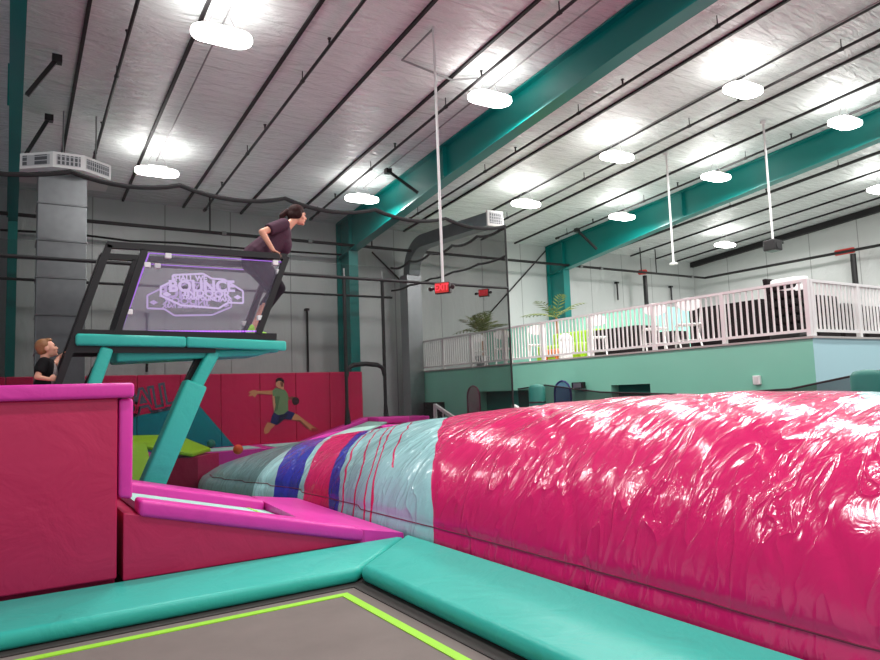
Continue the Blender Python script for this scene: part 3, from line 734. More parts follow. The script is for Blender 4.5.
# padded legs
def leg(p, q, w, h, name='padded_leg'):
    b = MB(); b.bar(p, q, w, h, (0, 1, 0)); b.bevel(.03, 3); return b.build(name, 'teal_vinyl', t, smooth=True)
l0, l1 = T(107, 348, YT-.0), T(94, 384)
leg(l0, l0+(l1-l0)*3.6, .13, .14)
u0 = T(216, 350); u1 = T(192, 392); dirv = (u1-u0).normalized()
m1 = T(159, 470); kk = (FLOOR-u0.z)/((m1-u0).z)
b0 = u0+(m1-u0)*kk
leg(u0+Vector((0, .08, 0)), u1.lerp(m1, .2)+Vector((0, .08, 0)), .14, .17)
b = MB(); s0 = T(203, 352, YT+.25); b.bar(s0, s0+(m1-u0)*.32, .1, .1, (0, 1, 0)); b.build('steel_leg', 'black_metal', t)
b = MB(); c0 = T(197, 383)+Vector((0, .1, 0)); c1 = T(159, 472)+Vector((0, .1, 0)); c2 = c0+(c1-c0)*((FLOOR-c0.z)/(c1.z-c0.z))
b.bar(c0, c2, .25, .26, (0, 1, 0)); b.bevel(.03, 3); lg = b.build('leg_sleeve', 'teal_vinyl', t, smooth=True)
# clear panels, lit edges, clips, etched logos
def panel(Y, far):
    o = lambda x, y: off(T(x, y), Y)
    q = [o(149, 253), o(282, 262), o(258, 331), o(121, 331)]
    b = MB(); b.prism(q, (0, .012, 0)); pn = b.build('clear_panel', 'acrylic', t)
    for i, w in ((0, .010), (1, .012), (3, .016)):
        b = MB(); b.bar(q[i], q[(i+1) % 4], w, w, (0, 1, 0)); b.build('lit_edge', 'acrylic_edge', pn)
    b = MB(); m = 46
    for k in range(m):
        p = q[3].lerp(q[2], (k+.5)/m); b.box(p.x-.012, p.x+.012, Y-.006, Y+.006, p.z-.012, p.z+.004)
    b.build('led_strip', 'led', pn)
    for (x, y) in ((147, 265), (129, 312), (275, 263), (279, 272), (168, 256), (260, 318)):
        p = o(x, y); b = MB(); b.box(p.x-.035, p.x+.035, Y-.03, Y+.03, p.z-.03, p.z+.03); b.bevel(.008, 2); b.build('clip', 'white_plastic', pn)
    # logo
    mt = 'etch_far' if far else 'etch'
    P0 = T(203, 291) if not far else at(190.5, 299, 'Y', YB); sx = (T(244, 286).x-T(162, 286).x)/2*(1.08 if far else 1); sz = (T(200, 273.5).z-T(200, 308).z)/2*(1.08 if far else 1)
    cx, cz = P0.x, P0.z
    sg = -1 if far else 1
    yy = Y-.008
    Mx = Matrix.Translation((cx, yy, cz)) @ Matrix.Diagonal((sg, 1, 1, 1)) @ Matrix.Shear('XZ', 4, (0, 0)) @ Matrix.Rotation(PI/2, 4, 'X')
    # octagonal border
    oc = [(-1, -.15), (-.78, .25), (-.62, .36), (-.62, .8), (.02, 1.0), (.22, .75), (.55, .72), (1, .05), (1, -.72), (-.72, -.80), (-1, -.35)]
    oc = [(-1., -.38), (-1., .12), (-.72, .48), (-.72, .82), (.0, 1.0), (.22, .74), (.52, .74), (1., .1), (1., -.62), (.62, -.62), (.38, -.98), (-.52, -.88)]
    b = MB(); k = len(oc)
    for i in range(k):
        a, c = oc[i], oc[(i+1) % k]
        b.bar((cx+sg*a[0]*sx, yy, cz+a[1]*sz), (cx+sg*c[0]*sx, yy, cz+c[1]*sz), .022, .004, (0, 1, 0))
    b.build('logo_border', mt, pn)
    def word(w, size, x, z, wx, tilt=0):
        text_obj(w, size, mt, Mx @ Matrix.Translation((x*sx, z*sz, 0)) @ Matrix.Rotation(tilt, 4, 'Z'), pn, 'logo_lettering', .002, wx, size*.04)
    word('SHALL WE', .085, -.33, .68, 1.0, .05)
    word('BOUNCE', .185, -.02, .24, 1.0, .05)
    word('TRAMPOLINE PARK', .065, .1, -.44, 1.0, -.02)
    word('INDOOR', .11, .1, -.16, 1.2, 0)
    for s in (-1, 1):
        b = MB(); b.prism([(cx+sg*s*.86*sx-.05, yy-.002, cz-.28*sz), (cx+sg*s*.86*sx, yy-.002, cz-.42*sz), (cx+sg*s*.86*sx+.05, yy-.002, cz-.28*sz), (cx+sg*s*.86*sx, yy-.002, cz-.14*sz)], (0, .004, 0)); b.build('logo_diamond', mt, pn)
panel(YT, False); panel(YB, True)
# hidden deck the climber stands on
b = MB(); b.box(-3, .6, 7.0, 9.3, FLOOR, -.5); b.bevel(.03, 2); tag(b.build('climbing_deck', 'red_vinyl'), 'red padded deck behind the tall red block, under the child', 'deck')

# ------------------------------------------------------------------ dodgeball court
DZ = at(270, 443.5, 'Y', YW).z
px_seams = [363, 330, 296, 260, 221, 180, 137, 94, 50, 5, -42, -92]
X_s = [at(x, 400, 'Y', YW).x for x in px_seams]; zt_w = at(270, 373, 'Y', YW).z
for i in range(len(X_s)-1):
    b = MB(); b.box(X_s[i+1]+.004, X_s[i]-.004, YW, YW+.12, DZ, zt_w); b.bevel(.018, 2)
    tag(b.build('wall_pad', 'mural', smooth=False), f'tall pink wall pad, {ORD[i]} from the right end of the padded wall', 'wall pad', 'pink pads along the far wall')
b = MB(); b.box(-5, 8.4, 14.4, 16.06, FLOOR, DZ-.002); tag(b.build('court_deck', 'pink_vinyl'), 'low pink deck of the far court in front of the padded wall', 'deck')
for i, (x0, x1) in enumerate(((3.1, 4.6), (4.9, 6.3))):
    b = MB(); b.box(x0, x1, 14.6, 15.5, DZ-.001, DZ+.012); tag(b.build('trampoline_bed', 'mint_bed'), ('pale mint trampoline bed under the green ball' if i == 0 else 'pale mint trampoline bed below the printed leaping figure'), 'trampoline bed')
# rising pads at right of court
def hp(name, pts, th, mat, lab, cat='pad', bev=.03, group=None):
    b = MB(); b.prism([Vector(p)-Vector((0, 0, th)) for p in pts], (0, 0, th)); b.bevel(bev, 3); return tag(b.build(name, mat, smooth=True), lab, cat, group)
A = at(300, 441, 'Y', 15.8); B = at(363, 417, 'Y', 15.8)
hp('ramp_pad', [(A.x, 15.5, A.z), (B.x, 15.5, B.z), (B.x, 15.88, B.z), (A.x, 15.88, A.z)], .14, 'pink_vinyl', 'pink pad climbing to the right along the foot of the padded wall')
B2 = at(368, 429, 'Y', 15.9); A2 = at(333, 440, 'Y', 15.9)
hp('ramp_bed', [(A.x+.3, 14.5, A.z+.0), (B.x, 14.5, B.z-.1), (B.x, 15.48, B.z-.1), (A.x+.3, 15.48, A.z+.0)], .04, 'mint_bed', 'mint tilted trampoline bed between the doorway posts', 'trampoline bed', .005)
hp('ramp_pad', [(B.x+.03, 15.0, B.z), (9.1, 15.0, B.z-.03), (9.1, 15.88, B.z-.03), (B.x+.03, 15.88, B.z)], .16, 'pink_vinyl', 'pink top pad at the right end of the padded wall, upper layer')
hp('ramp_pad', [(B.x+.03, 14.85, B.z-.18), (9.1, 14.85, B.z-.2), (9.1, 15.88, B.z-.2), (B.x+.03, 15.88, B.z-.18)], .3, 'pink_vinyl', 'pink pad below the top pad right of the doorway')
# lime platform
q = [at(133, 434, 'Z', -.98), at(211, 447.5, 'Z', -.98)]
t = thing('lime_platform', 'low padded platform with lime green top and pink teal side, left of the balls', 'platform', (2.5, 14, FLOOR))
la, lb = at(120, 434, 'Y', 14.6), at(211, 448, 'Y', 14.0)
b = MB(); b.prism([(1.5, 14.35, la.z), (lb.x-.55, 14.35, la.z-.06), (lb.x, 14.0, lb.z), (lb.x-.5, 13.3, lb.z-.03), (1.5, 13.2, la.z-.03)], (0, 0, -.07)); b.bevel(.02, 2); b.build('top_pad', 'lime_vinyl', t, smooth=True)
b = MB(); b.prism([(1.5, 14.35, FLOOR), (lb.x-.6, 14.35, FLOOR), (lb.x+.14, 13.95, FLOOR), (lb.x-.4, 13.35, FLOOR), (1.5, 13.25, FLOOR)], (0, 0, lb.z-.10-FLOOR)); b.build('side', 'red_vinyl', t)
b = MB(); b.prism([(lb.x-.36, 13.34, FLOOR+.02), (lb.x+.15, 13.90, FLOOR+.02), (lb.x+.15, 13.90, -1.25)], (.02, -.02, 0)); b.build('teal_print', 'teal_vinyl', t)
b = MB(); b.hexa([(1.5, 12.2, FLOOR), (2.15, 12.4, FLOOR), (2.1, 13.2, FLOOR), (1.5, 13.2, FLOOR), (1.5, 12.2, FLOOR+.1), (2.15, 12.4, FLOOR+.1), (2.1, 13.2, la.z-.13), (1.5, 13.2, la.z-.1)]); b.bevel(.02, 2); b.build('slope_pad', 'lime_vinyl', t, smooth=True)
# dark sheet and mint bed on the floor under the tower
b = MB(); b.box(1.0, 2.75, 9.6, 12.1, FLOOR, FLOOR+.04); tag(b.build('floor_mat', 'black_rubber'), 'black floor mat beside the far end of the air bag', 'floor mat')
V3 = Vector
# dodge balls
for (px, py, m, lab) in ((211, 441, 'ball_green', 'green dodge ball lying on the far court'), (238, 449.5, 'ball_orange', 'orange dodge ball lying on the far court')):
    P = at(px, py, 'Z', DZ+.095); P = V3((at(px, py, 'Y', 15.6).x, 15.6, DZ+.105)) if P.y > 15.6 else P; b = MB(); b.ball(P, .095, 3); tag(b.build('dodge_ball', m, smooth=True), lab, 'ball', 'dodge balls on the far court')
# printed figure on the wall pads
t = thing('wall_print', 'printed picture on pink wall pads of a leaping player in green shirt and navy shorts', 'wall print', at(283, 410, 'Y', YW))
def z8(L, x0=230, y0=360, k=8.0): return [(x0+a/k, y0+c/k) for a, c in L]
def flat(name, L, mat, d):
    pts = [at(x, y, 'Y', YW-d) for x, y in z8(L)]
    b = MB(); vs = [b.bm.verts.new(p) for p in pts]; b.face(vs); bmesh.ops.triangulate(b.bm, faces=b.bm.faces)
    o = b.build(name, mat, t, keep=True); return o
flat('printed_arm', [(148, 262), (165, 247), (190, 240), (225, 246), (280, 247), (340, 243), (350, 262), (340, 276), (280, 272), (232, 268), (216, 272), (200, 298), (188, 296), (186, 282), (160, 290), (146, 286), (168, 268)], 'pr_skin', .010)
flat('printed_arm', [(455, 280), (478, 298), (500, 290), (530, 298), (536, 310), (500, 312), (476, 320), (460, 318)], 'pr_skin_dark', .010)
flat('printed_ball', [(505 + 0 + 30*math.cos(a)+20, 328+32*math.sin(a)) for a in [2*PI*i/16 for i in range(16)]], 'pr_ball', .012)
flat('printed_leg', [(300, 498), (370, 512), (330, 550), (305, 585), (280, 592), (272, 580), (274, 550)], 'pr_skin', .010)
flat('printed_leg', [(480, 470), (510, 424), (545, 440), (590, 475), (630, 515), (655, 540), (700, 548), (712, 556), (690, 568), (655, 566), (610, 540), (560, 492), (520, 482)], 'pr_skin', .010)
flat('printed_leg_shade', [(490, 478), (560, 480), (610, 528), (640, 552), (610, 544), (560, 494)], 'pr_skin_dark', .012)
flat('printed_shoe', [(650, 545), (700, 548), (714, 556), (690, 572), (655, 570)], 'pr_shoe', .013)
flat('printed_shorts', [(350, 418), (465, 405), (520, 424), (490, 478), (425, 472), (400, 505), (372, 522), (322, 500), (335, 450)], 'pr_shorts', .014)
flat('printed_shorts_shade', [(400, 440), (470, 430), (440, 470), (400, 500), (378, 516), (390, 470)], 'pr_shorts_dark', .015)
flat('printed_shirt', [(340, 245), (365, 220), (400, 232), (440, 238), (462, 270), (468, 315), (455, 345), (466, 405), (430, 432), (385, 440), (352, 420), (362, 360), (356, 300), (342, 285)], 'pr_shirt', .016)
flat('printed_shirt_shade', [(356, 292), (400, 290), (385, 330), (380, 400), (352, 418), (362, 360)], 'pr_shirt_dark', .017)
flat('printed_side', [(338, 285), (356, 290), (364, 360), (354, 412), (346, 370)], 'pr_face', .0175)
flat('printed_face', [(366, 185), (380, 158), (415, 155), (432, 185), (428, 240), (405, 230), (380, 218), (368, 205)], 'pr_face', .018)
flat('printed_face_shade', [(400, 180), (424, 172), (428, 212), (408, 214)], 'pr_skin_dark', .019)
flat('printed_hair', [(366, 180), (366, 155), (385, 141), (412, 141), (432, 160), (436, 196), (424, 178), (400, 162), (380, 165)], 'pr_hair', .020)
# wall lettering
wp = at(160, 399, 'Y', YW)
t2 = thing('wall_lettering', 'big slanted outlined letters printed on the pink wall pads behind the tower leg', 'wall lettering', wp)
for ch, px, py, s in (('B', 129, 405, 1), ('A', 143.5, 402.5, 1), ('L', 156.5, 400, 1), ('L', 167.5, 397, 1)):
    P = at(px, py, 'Y', YW-.01)
    me = text_mesh(ch, .74, .002, .045); me.transform(Matrix.Translation(P) @ Matrix.Rotation(PI/2, 4, 'X') @ Matrix.Rotation(.16, 4, 'Z') @ Matrix.Diagonal((.86, 1, 1, 1))); me.materials.clear()
    mesh_obj('letter', me, 'pr_letter', t2)
    P = at(px, py, 'Y', YW-.016); me = text_mesh(ch, .74, .002, -.012); me.transform(Matrix.Translation(P) @ Matrix.Rotation(PI/2, 4, 'X') @ Matrix.Rotation(.16, 4, 'Z') @ Matrix.Diagonal((.86, 1, 1, 1))); me.materials.clear()
    mesh_obj('letter_fill', me, 'mural', t2)

# ------------------------------------------------------------------ balcony
XB, YBc, ZF, ZR = 9.72, 5.4, .62, 1.46
# front wall with openings (Y ranges, top z)
def yb(px, py=390): return at(px, py, 'X', XB).y
ops = [(yb(541, 395), yb(480, 395), at(500, 391, 'X', XB).z), (yb(650, 384), yb(611, 385), at(630, 384.5, 'X', XB).z)]
b = MB()
cuts = sorted([o[0] for o in ops]+[o[1] for o in ops])
seg = [(YBc, cuts[0]), (cuts[1], cuts[2]), (cuts[3], 17)]
for y0, y1 in seg: b.box(XB, XB+.2, y0, y1, FLOOR, ZF-.03)
for y0, y1, z in ops: b.box(XB, XB+.2, y0, y1, z, ZF-.03)
struct(b.build('wall_balcony_side', 'mint_wall'))
b = MB(); b.box(XB+.2, 22.5, YBc, YBc+.2, FLOOR, ZF-.03); b.box(XB, XB+.2, YBc-.004, YBc, FLOOR, ZF-.03); struct(b.build('wall_balcony_front', 'pale_blue_wall'))
b = MB(); b.box(XB-.03, 22.55, YBc-.03, 17, ZF-.03, ZF); struct(b.build('floor_balcony', 'balcony_floor'))
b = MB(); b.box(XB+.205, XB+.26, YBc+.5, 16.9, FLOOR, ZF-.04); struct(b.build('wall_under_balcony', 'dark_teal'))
# half wall on the balcony
HW = at(652, 306, 'X', 12.4)
b = MB(); b.box(12.4, 12.52, HW.y, 16.9, ZF, HW.z); b.box(12.52, 21, HW.y, HW.y+.12, ZF, HW.z); struct(b.build('wall_balcony_half', 'mint_low'))
# railings
def railing(p0, p1, label, first=True):
    p0, p1 = Vector(p0), Vector(p1); L = (p1-p0).length; d = (p1-p0)/L
    t = thing('railing_section', label, 'railing', p0, 'white balcony railing sections')
    b = MB(); b.bar(p0+Vector((0, 0, ZR-ZF-.02)), p1+Vector((0, 0, ZR-ZF-.02)), .05, .04); b.build('top_rail', 'white_paint', t)
    b = MB(); b.bar(p0+Vector((0, 0, .09)), p1+Vector((0, 0, .09)), .04, .04); b.build('bottom_rail', 'white_paint', t)
    b = MB(); b.bar(p0, p0+Vector((0, 0, ZR-ZF)), .065, .065); b.build('post', 'white_paint', t)
    k = int(L/.1)
    for i in range(1, k):
        p = p0+d*(L*i/k); b = MB(); b.box(p.x-.012, p.x+.012, p.y-.012, p.y+.012, p.z+.1, p.z+ZR-ZF-.03); b.build('baluster', 'white_paint', t)
xr = XB+.06
ys = [YBc+.06, yb(722, 330), yb(652, 335), yb(589, 340), yb(541, 345), yb(503, 350), yb(470, 355), yb(442, 360), 16.85]
for i in range(len(ys)-1):
    railing((xr, ys[i], ZF), (xr, ys[i+1], ZF), f'white railing section along the mint wall, {ORD[i]} from the balcony corner')
xs_ = [xr, at(860, 337, 'Y', YBc+.06).x, 12.7, 14.2]
for i in range(3):
    railing((xs_[i]+(.08 if i == 0 else 0), YBc+.06, ZF), (xs_[i+1], YBc+.06, ZF), f'white railing section above the pale blue wall, {ORD[i]} from the balcony corner')
# small fixtures on mint wall
P = at(582, 385, 'X', XB); t = thing('flood_light', 'small black flood light fixed to the mint wall', 'flood light', P)
b = MB(); b.box(XB-.14, XB-.05, P.y-.16, P.y+.16, P.z-.07, P.z+.06); b.bevel(.015, 2); b.build('housing', 'black_metal', t)
b = MB(); b.box(XB-.146, XB-.141, P.y-.12, P.y+.1, P.z-.05, P.z+.04); b.build('lens', 'galv', t)
b = MB(); b.box(XB-.05, XB, P.y-.03, P.y+.03, P.z-.04, P.z+.02); b.build('bracket', 'black_metal', t)
P = at(758, 380, 'X', XB); t = thing('socket_box', 'white socket box on the mint wall near the balcony corner', 'socket box', P)
b = MB(); b.box(XB-.05, XB, P.y-.06, P.y+.06, P.z-.07, P.z+.07); b.bevel(.01, 2); b.build('cover', 'white_plastic', t)
b = MB(); b.box(XB-.056, XB-.051, P.y-.03, P.y+.03, P.z-.045, P.z+.045); b.build('face_plate', 'white_paint', t)
P = at(436, 408, 'X', XB); t = thing('wall_cabinet', 'small black cabinet low on the far end of the mint wall', 'cabinet', P)
b = MB(); b.box(XB-.12, XB, P.y-.45, P.y+.45, P.z-.3, P.z+.16); b.bevel(.01, 2); b.build('body', 'black_metal', t)
b = MB(); b.box(XB-.126, XB-.121, P.y-.4, P.y+.4, P.z-.22, P.z+.1); b.build('front', 'black_rubber', t)
# small white handrails of the steps beyond the bag
for (a, c, lab) in (((435, 405), (456, 419), 'white slatted handrail beyond the bag, left one'), ((514, 406), (523, 412), 'white slatted handrail tip beyond the bag, right one')):
    Pa, Pc = at(*a, 'X', 9.0), at(*c, 'X', 9.0)
    t = thing('stair_handrail', lab, 'handrail', (9, Pa.y, FLOOR))
    b = MB(); b.bar(Pa, Pa+(Pc-Pa)*2.0, .07, .07); b.build('rail', 'white_paint', t)
    b = MB(); b.box(8.97, 9.03, Pa.y-.04, Pa.y+.04, FLOOR, Pa.z+.03); b.build('post', 'white_paint', t)
    for k in range(1, 5):
        q = Pa+(Pc-Pa)*(2.0*k/5); b = MB(); b.box(8.985, 9.015, q.y-.02, q.y+.02, FLOOR, q.z); b.build('baluster', 'white_paint', t)
# low net on posts beyond the bag
XL = 8.3
PA, PB = at(545, 385, 'X', XL), at(876, 371, 'X', XL)
for P, lab, w in ((PA, 'teal padded post beyond the bag near the low doorway', .15), (PB, 'teal padded post beyond the bag at the right edge of the frame', .17)):
    t = thing('padded_post', lab, 'post', (XL-.2, P.y, FLOOR), 'teal padded posts of the low net')
    b = MB(); b.lathe((XL-.2, P.y, FLOOR), [(w, 0), (w, P.z-FLOOR-.05), (w*.8, P.z-FLOOR), (w*.2, P.z-FLOOR+.02)], 18); b.build('pad_sleeve', 'dark_teal', t, smooth=True)
    b = MB(); b.lathe((XL-.2, P.y, FLOOR), [(w*1.02, P.z-FLOOR-.32), (w*1.02, P.z-FLOOR-.29)], 18); b.build('strap', 'black_rubber', t, smooth=True)
t = thing('low_net', 'low black net sagging between teal posts beyond the pink bag', 'net', (XL, 7, FLOOR))
zlow = at(700, 396, 'X', XL).z
ctrl = [(at(518, 389, 'X', XL)), PA, at(600, 392, 'X', XL), at(700, 395, 'X', XL), at(790, 389, 'X', XL), PB, Vector((XL, 1.5, PB.z-.02))]
topn = []
for i in range(len(ctrl)-1):
    for j in range(6): topn.append(ctrl[i].lerp(ctrl[i+1], j/6))
topn.append(ctrl[-1])
b = MB(); b.grid([[(XL, p.y, p.z+(FLOOR-p.z)*k/2) for p in topn] for k in range(3)]); b.build('net_panel', 'net_low', t, keep=True)
b = MB(); b.tube(topn, .014, 6); b.build('top_rope', 'black_rubber', t)
M['hoop_pink'] = simple('hoop_pink', (120, 62, 84), .6)
# arched mesh hoops by the doorway
for (px, py, m, fr, lab) in ((473, 386, 'mesh_pink', 'mesh_pink', 'dusky pink arched mesh hoop against the mint wall behind the net'), (562, 381, 'mesh_blue', 'mesh_blue', 'blue arched mesh hoop beside the teal post')):
    P = at(px, py, 'X', 9.45); t = thing('mesh_hoop', lab, 'mesh hoop', (9.45, P.y, FLOOR), 'arched mesh hoops')
    w = .26 if px < 500 else .24
    pts = [(9.45, P.y-w, FLOOR)]+[(9.45, P.y-w*math.cos(a), P.z-w+w*math.sin(a)) for a in [PI*i/12 for i in range(13)]]+[(9.45, P.y+w, FLOOR)]
    b = MB(); b.tube(pts, .02, 6); b.build('hoop', 'hoop_pink' if px < 500 else 'pr_shorts', t)
    b = MB(); b.face([b.bm.verts.new(p) for p in pts]); b.build('mesh_panel', m, t, keep=True)

# ------------------------------------------------------------------ balcony furniture
def make_chair(P, rot, label):
    t = thing('folding_chair', label, 'chair', P, 'white folding chairs on the balcony')
    R = Matrix.Translation(P) @ Matrix.Rotation(rot, 4, 'Z')
    b = MB(); b.box(-.2, .2, -.2, .2, .42, .45); b.bevel(.015, 2); b.bm.transform(R); b.build('seat', 'white_plastic', t)
    b = MB(); pts = [(.21*math.cos(a), .20+.03, .78+.12*math.sin(a)) for a in [2*PI*i/20 for i in range(20)]]; b.prism(pts, (0, .025, 0)); b.bevel(.008, 2); b.bm.transform(R); b.build('backrest', 'white_plastic', t)
    for s in (-1, 1):
        b = MB(); b.tube([(s*.2, .24, .80), (s*.2, -.22, 0)], .016, 6); b.bm.transform(R); b.build('leg', 'white_paint', t)
        b = MB(); b.tube([(s*.18, -.16, .44), (s*.18, .24, 0)], .016, 6); b.bm.transform(R); b.build('leg', 'white_paint', t)
    b = MB(); b.tube([(-.2, -.1, .17), (.2, -.1, .17)], .012, 6); b.bm.transform(R); b.build('crossbar', 'white_paint', t)
    return t
def bf(px, X, z=ZF): 
    # point on balcony floor seen at column px for given X
    d = ray(px, 340); k = X/d.x; return Vector((X, d.y*k, z))
ch = make_chair(bf(655, 10.3), 2.4, 'white folding chair behind the railing, left one of the two by the mint half wall')
for px, X, rot, lab in ((689, 10.3, 0, 'white folding chair behind the railing, right one of the two by the mint half wall'), (597, 10.6, 0, 'white folding chair at the left end of the long dark table'),
                        (537, 10.7, 0, 'white folding chair just right of the net edge, behind the railing'), (503, 10.6, 0, 'white folding chair behind the net, right of the leafy palm'), (478, 10.6, 0, 'white folding chair behind the net, under the leafy palm')):
    q = bf(px, X); dup(ch, q-Vector(ch.location), lab)
def table(x0, x1, y0, y1, h, label):
    t = thing('cloth_table', label, 'table', ((x0+x1)/2, (y0+y1)/2, ZF), 'tables under black cloths')
    b = MB(); b.box(x0, x1, y0, y1, ZF+h-.03, ZF+h); b.bevel(.01, 2); b.build('tabletop', 'cloth_black', t)
    # draped cloth with folds
    pts = []; per = [(x0, y0), (x1, y0), (x1, y1), (x0, y1)]
    for i in range(4):
        a, c = Vector((*per[i], 0)), Vector((*per[(i+1) % 4], 0)); n_ = max(6, int((c-a).length/.09)); out = Vector(((c-a).y, -(c-a).x, 0)).normalized()
        for j in range(n_): pts.append((a.lerp(c, j/n_), out, j))
    top = [(p.x, p.y, ZF+h-.005) for p, o, j in pts]; bot = [(p.x+o.x*(.02+.03*math.sin(j*1.9)), p.y+o.y*(.02+.03*math.sin(j*1.9)), ZF+.02) for p, o, j in pts]
    b = MB(); b.grid([top+top[:1], bot+bot[:1]]); b.build('cloth', 'cloth_black', t, smooth=True)
q0, q1 = bf(640, 11.3), bf(597, 11.3)
table(11.2, 11.9, q0.y, q1.y, .66, 'long low table under black cloth behind the white chair row')
q0, q1 = bf(778, 10.9), bf(705, 10.9)
table(10.5, 11.3, q0.y, q1.y, .74, 'large table under black cloth near the balcony corner')
q0, q1 = bf(683, 12.0), bf(662, 12.0)
table(11.7, 12.2, q0.y, q1.y, .5, 'small dark table between the two white chairs')
# corner stack: trolley of black padded chairs with white covers
q = bf(794, 10.35)
t = thing('chair_trolley', 'tall dark stack of padded chairs with white sheet on top at the balcony corner', 'chair stack', (q.x, q.y, ZF))
b = MB()
for k in range(6): 
    b2 = MB(); b2.hexa([(q.x-.25, q.y-.22, ZF+.14+k*.13), (q.x+.25, q.y-.22, ZF+.14+k*.13), (q.x+.25, q.y+.22, ZF+.12+k*.13), (q.x-.25, q.y+.22, ZF+.12+k*.13), (q.x-.25, q.y-.22, ZF+.24+k*.13), (q.x+.25, q.y-.22, ZF+.24+k*.13), (q.x+.25, q.y+.22, ZF+.22+k*.13), (q.x-.25, q.y+.22, ZF+.22+k*.13)]); b2.bevel(.025, 2); b2.build('padded_seat', 'cloth_black', t)
b = MB(); b.box(q.x-.26, q.x+.26, q.y-.24, q.y+.24, ZF, ZF+.1); b.bevel(.02, 2); b.build('trolley_base', 'black_metal', t)
b = MB(); b.hexa([(q.x-.24, q.y+.14, ZF+.3), (q.x+.24, q.y+.14, ZF+.3), (q.x+.24, q.y+.24, ZF+.3), (q.x-.24, q.y+.24, ZF+.3), (q.x-.22, q.y+.24, ZF+1.0), (q.x+.22, q.y+.24, ZF+1.0), (q.x+.22, q.y+.32, ZF+1.0), (q.x-.22, q.y+.32, ZF+1.0)]); b.bevel(.02, 2); b.build('backrest', 'cloth_black', t)
b = MB(); b.hexa([(q.x-.24, q.y-.24, ZF+.72), (q.x+.2, q.y-.24, ZF+.80), (q.x+.2, q.y+.2, ZF+.8), (q.x-.24, q.y+.2, ZF+.8), (q.x-.2, q.y-.2, ZF+.96), (q.x+.2, q.y-.2, ZF+1.0), (q.x+.2, q.y+.2, ZF+1.0), (q.x-.2, q.y+.2, ZF+.96)]); b.bevel(.03, 2); b.build('white_sheet', 'white_plastic', t)
# dark stacks along right face
for i, (px0, px1, h, lab) in enumerate(((816, 838, .72, 'dark stack of folded tables on edge, right of the balcony corner'), (842, 862, .62, 'dark stack of folded tables on edge, second right of the balcony corner'), (866, 884, .6, 'dark stack of folded tables on edge at the right frame edge'))):
    a, c = at(px0, 330, 'Y', 5.95), at(px1, 330, 'Y', 5.95)
    t = thing('folded_table_stack', lab, 'table stack', ((a.x+c.x)/2, 6.1, ZF), 'stacked folded tables')
    for k in range(4):
        b = MB(); b.hexa([(a.x, 5.9+k*.1, ZF), (c.x, 5.9+k*.1, ZF), (c.x, 5.97+k*.1, ZF), (a.x, 5.97+k*.1, ZF), (a.x+.03, 5.9+k*.1, ZF+h), (c.x, 5.9+k*.1, ZF+h-.05*(k % 2)), (c.x, 5.97+k*.1, ZF+h-.05*(k % 2)), (a.x+.03, 5.97+k*.1, ZF+h)]); b.bevel(.015, 2); b.build('folded_table', 'cloth_black', t)
# lime sofa, orange cube, white bin
q0, q1 = bf(589, 11.2), bf(543, 11.2)
t = thing('lime_sofa', 'bright lime green seat block behind the railing by the right column', 'sofa', (11.2, (q0.y+q1.y)/2, ZF))
padbox('seat_block', 10.95, 11.7, q0.y, q1.y, ZF, ZF+.42, 'lime_vinyl', .05, t)
padbox('backrest', 11.5, 11.75, q0.y, q1.y, ZF+.42, ZF+.74, 'lime_vinyl', .05, t)
q = bf(556, 10.5)
t = thing('orange_stool', 'small orange stool in front of the lime green seat', 'stool', q)
b = MB(); b.box(q.x-.2, q.x+.2, q.y-.26, q.y+.3, ZF+.1, ZF+.27); b.bevel(.04, 3); b.build('seat', 'orange', t, smooth=True)
for sx in (-1, 1):
    for sy in (-1, 1):
        b = MB(); b.tube([(q.x+sx*.15, q.y+sy*.18, ZF), (q.x+sx*.15, q.y+sy*.18, ZF+.12)], .03, 8); b.build('leg', 'orange', t)
q = bf(565, 10.35)
t = thing('waste_bin', 'white round topped bin behind the railing in front of the lime seat', 'bin', q)
b = MB(); b.lathe(q, [(.13, 0), (.15, .05), (.15, .42)], 20); b.build('body', 'white_plastic', t, smooth=True)
b = MB(); b.lathe(q, [(.16, .42), (.16, .46), (.13, .54), (.06, .58), (.01, .59)], 20); b.build('domed_lid', 'white_plastic', t, smooth=True)
# palms
def palm(q, n_, L, h, label, seed, spread=1):
    rnd = random.Random(seed)
    t = thing('potted_palm', label, 'palm', q, 'potted palms on the balcony')
    b = MB(); b.lathe(q, [(.13, 0), (.17, .05), (.2, .32), (.2, .35)], 18); b.build('pot', 'galv_dark', t, smooth=True)
    b = MB(); b.tube([q+Vector((0, 0, .3)), q+Vector((.02, 0, h))], .05, 8, .03); b.build('trunk', 'hair_blond', t)
    b = MB()
    for i in range(n_):
        a = 2*PI*i/n_+rnd.uniform(-.3, .3); el = rnd.uniform(.45, 1.4); ll = L*rnd.uniform(.75, 1.1)
        base = q+Vector((0, 0, h)); prev = None; pts = []
        for k in range(9):
            s = k/8; r = ll*s*math.cos(el)*spread; z = ll*s*math.sin(el)-ll*.4*s*s
            pts.append(base+Vector((math.cos(a)*r, math.sin(a)*r, z)))
        b.tube(pts, .010, 4, .004)
        side = Vector((-math.sin(a), math.cos(a), 0))
        for k in range(1, 9):
            for s in (-1, 1):
                p = pts[k]; d = (pts[k]-pts[k-1]).normalized(); w = .26*math.sin(PI*min(1, k/8*.9+.08)); tip = p+side*s*w+d*w*.7-Vector((0, 0, w*.25))
                m = p.lerp(tip, .45); e = d*.022
                b.face([b.bm.verts.new(p), b.bm.verts.new(m-e), b.bm.verts.new(tip), b.bm.verts.new(m+e)])
    b.build('fronds', 'leaf', t)
palm(bf(482, 11.0), 24, 1.0, .95, 'leafy potted palm behind the net at the railing', 3)
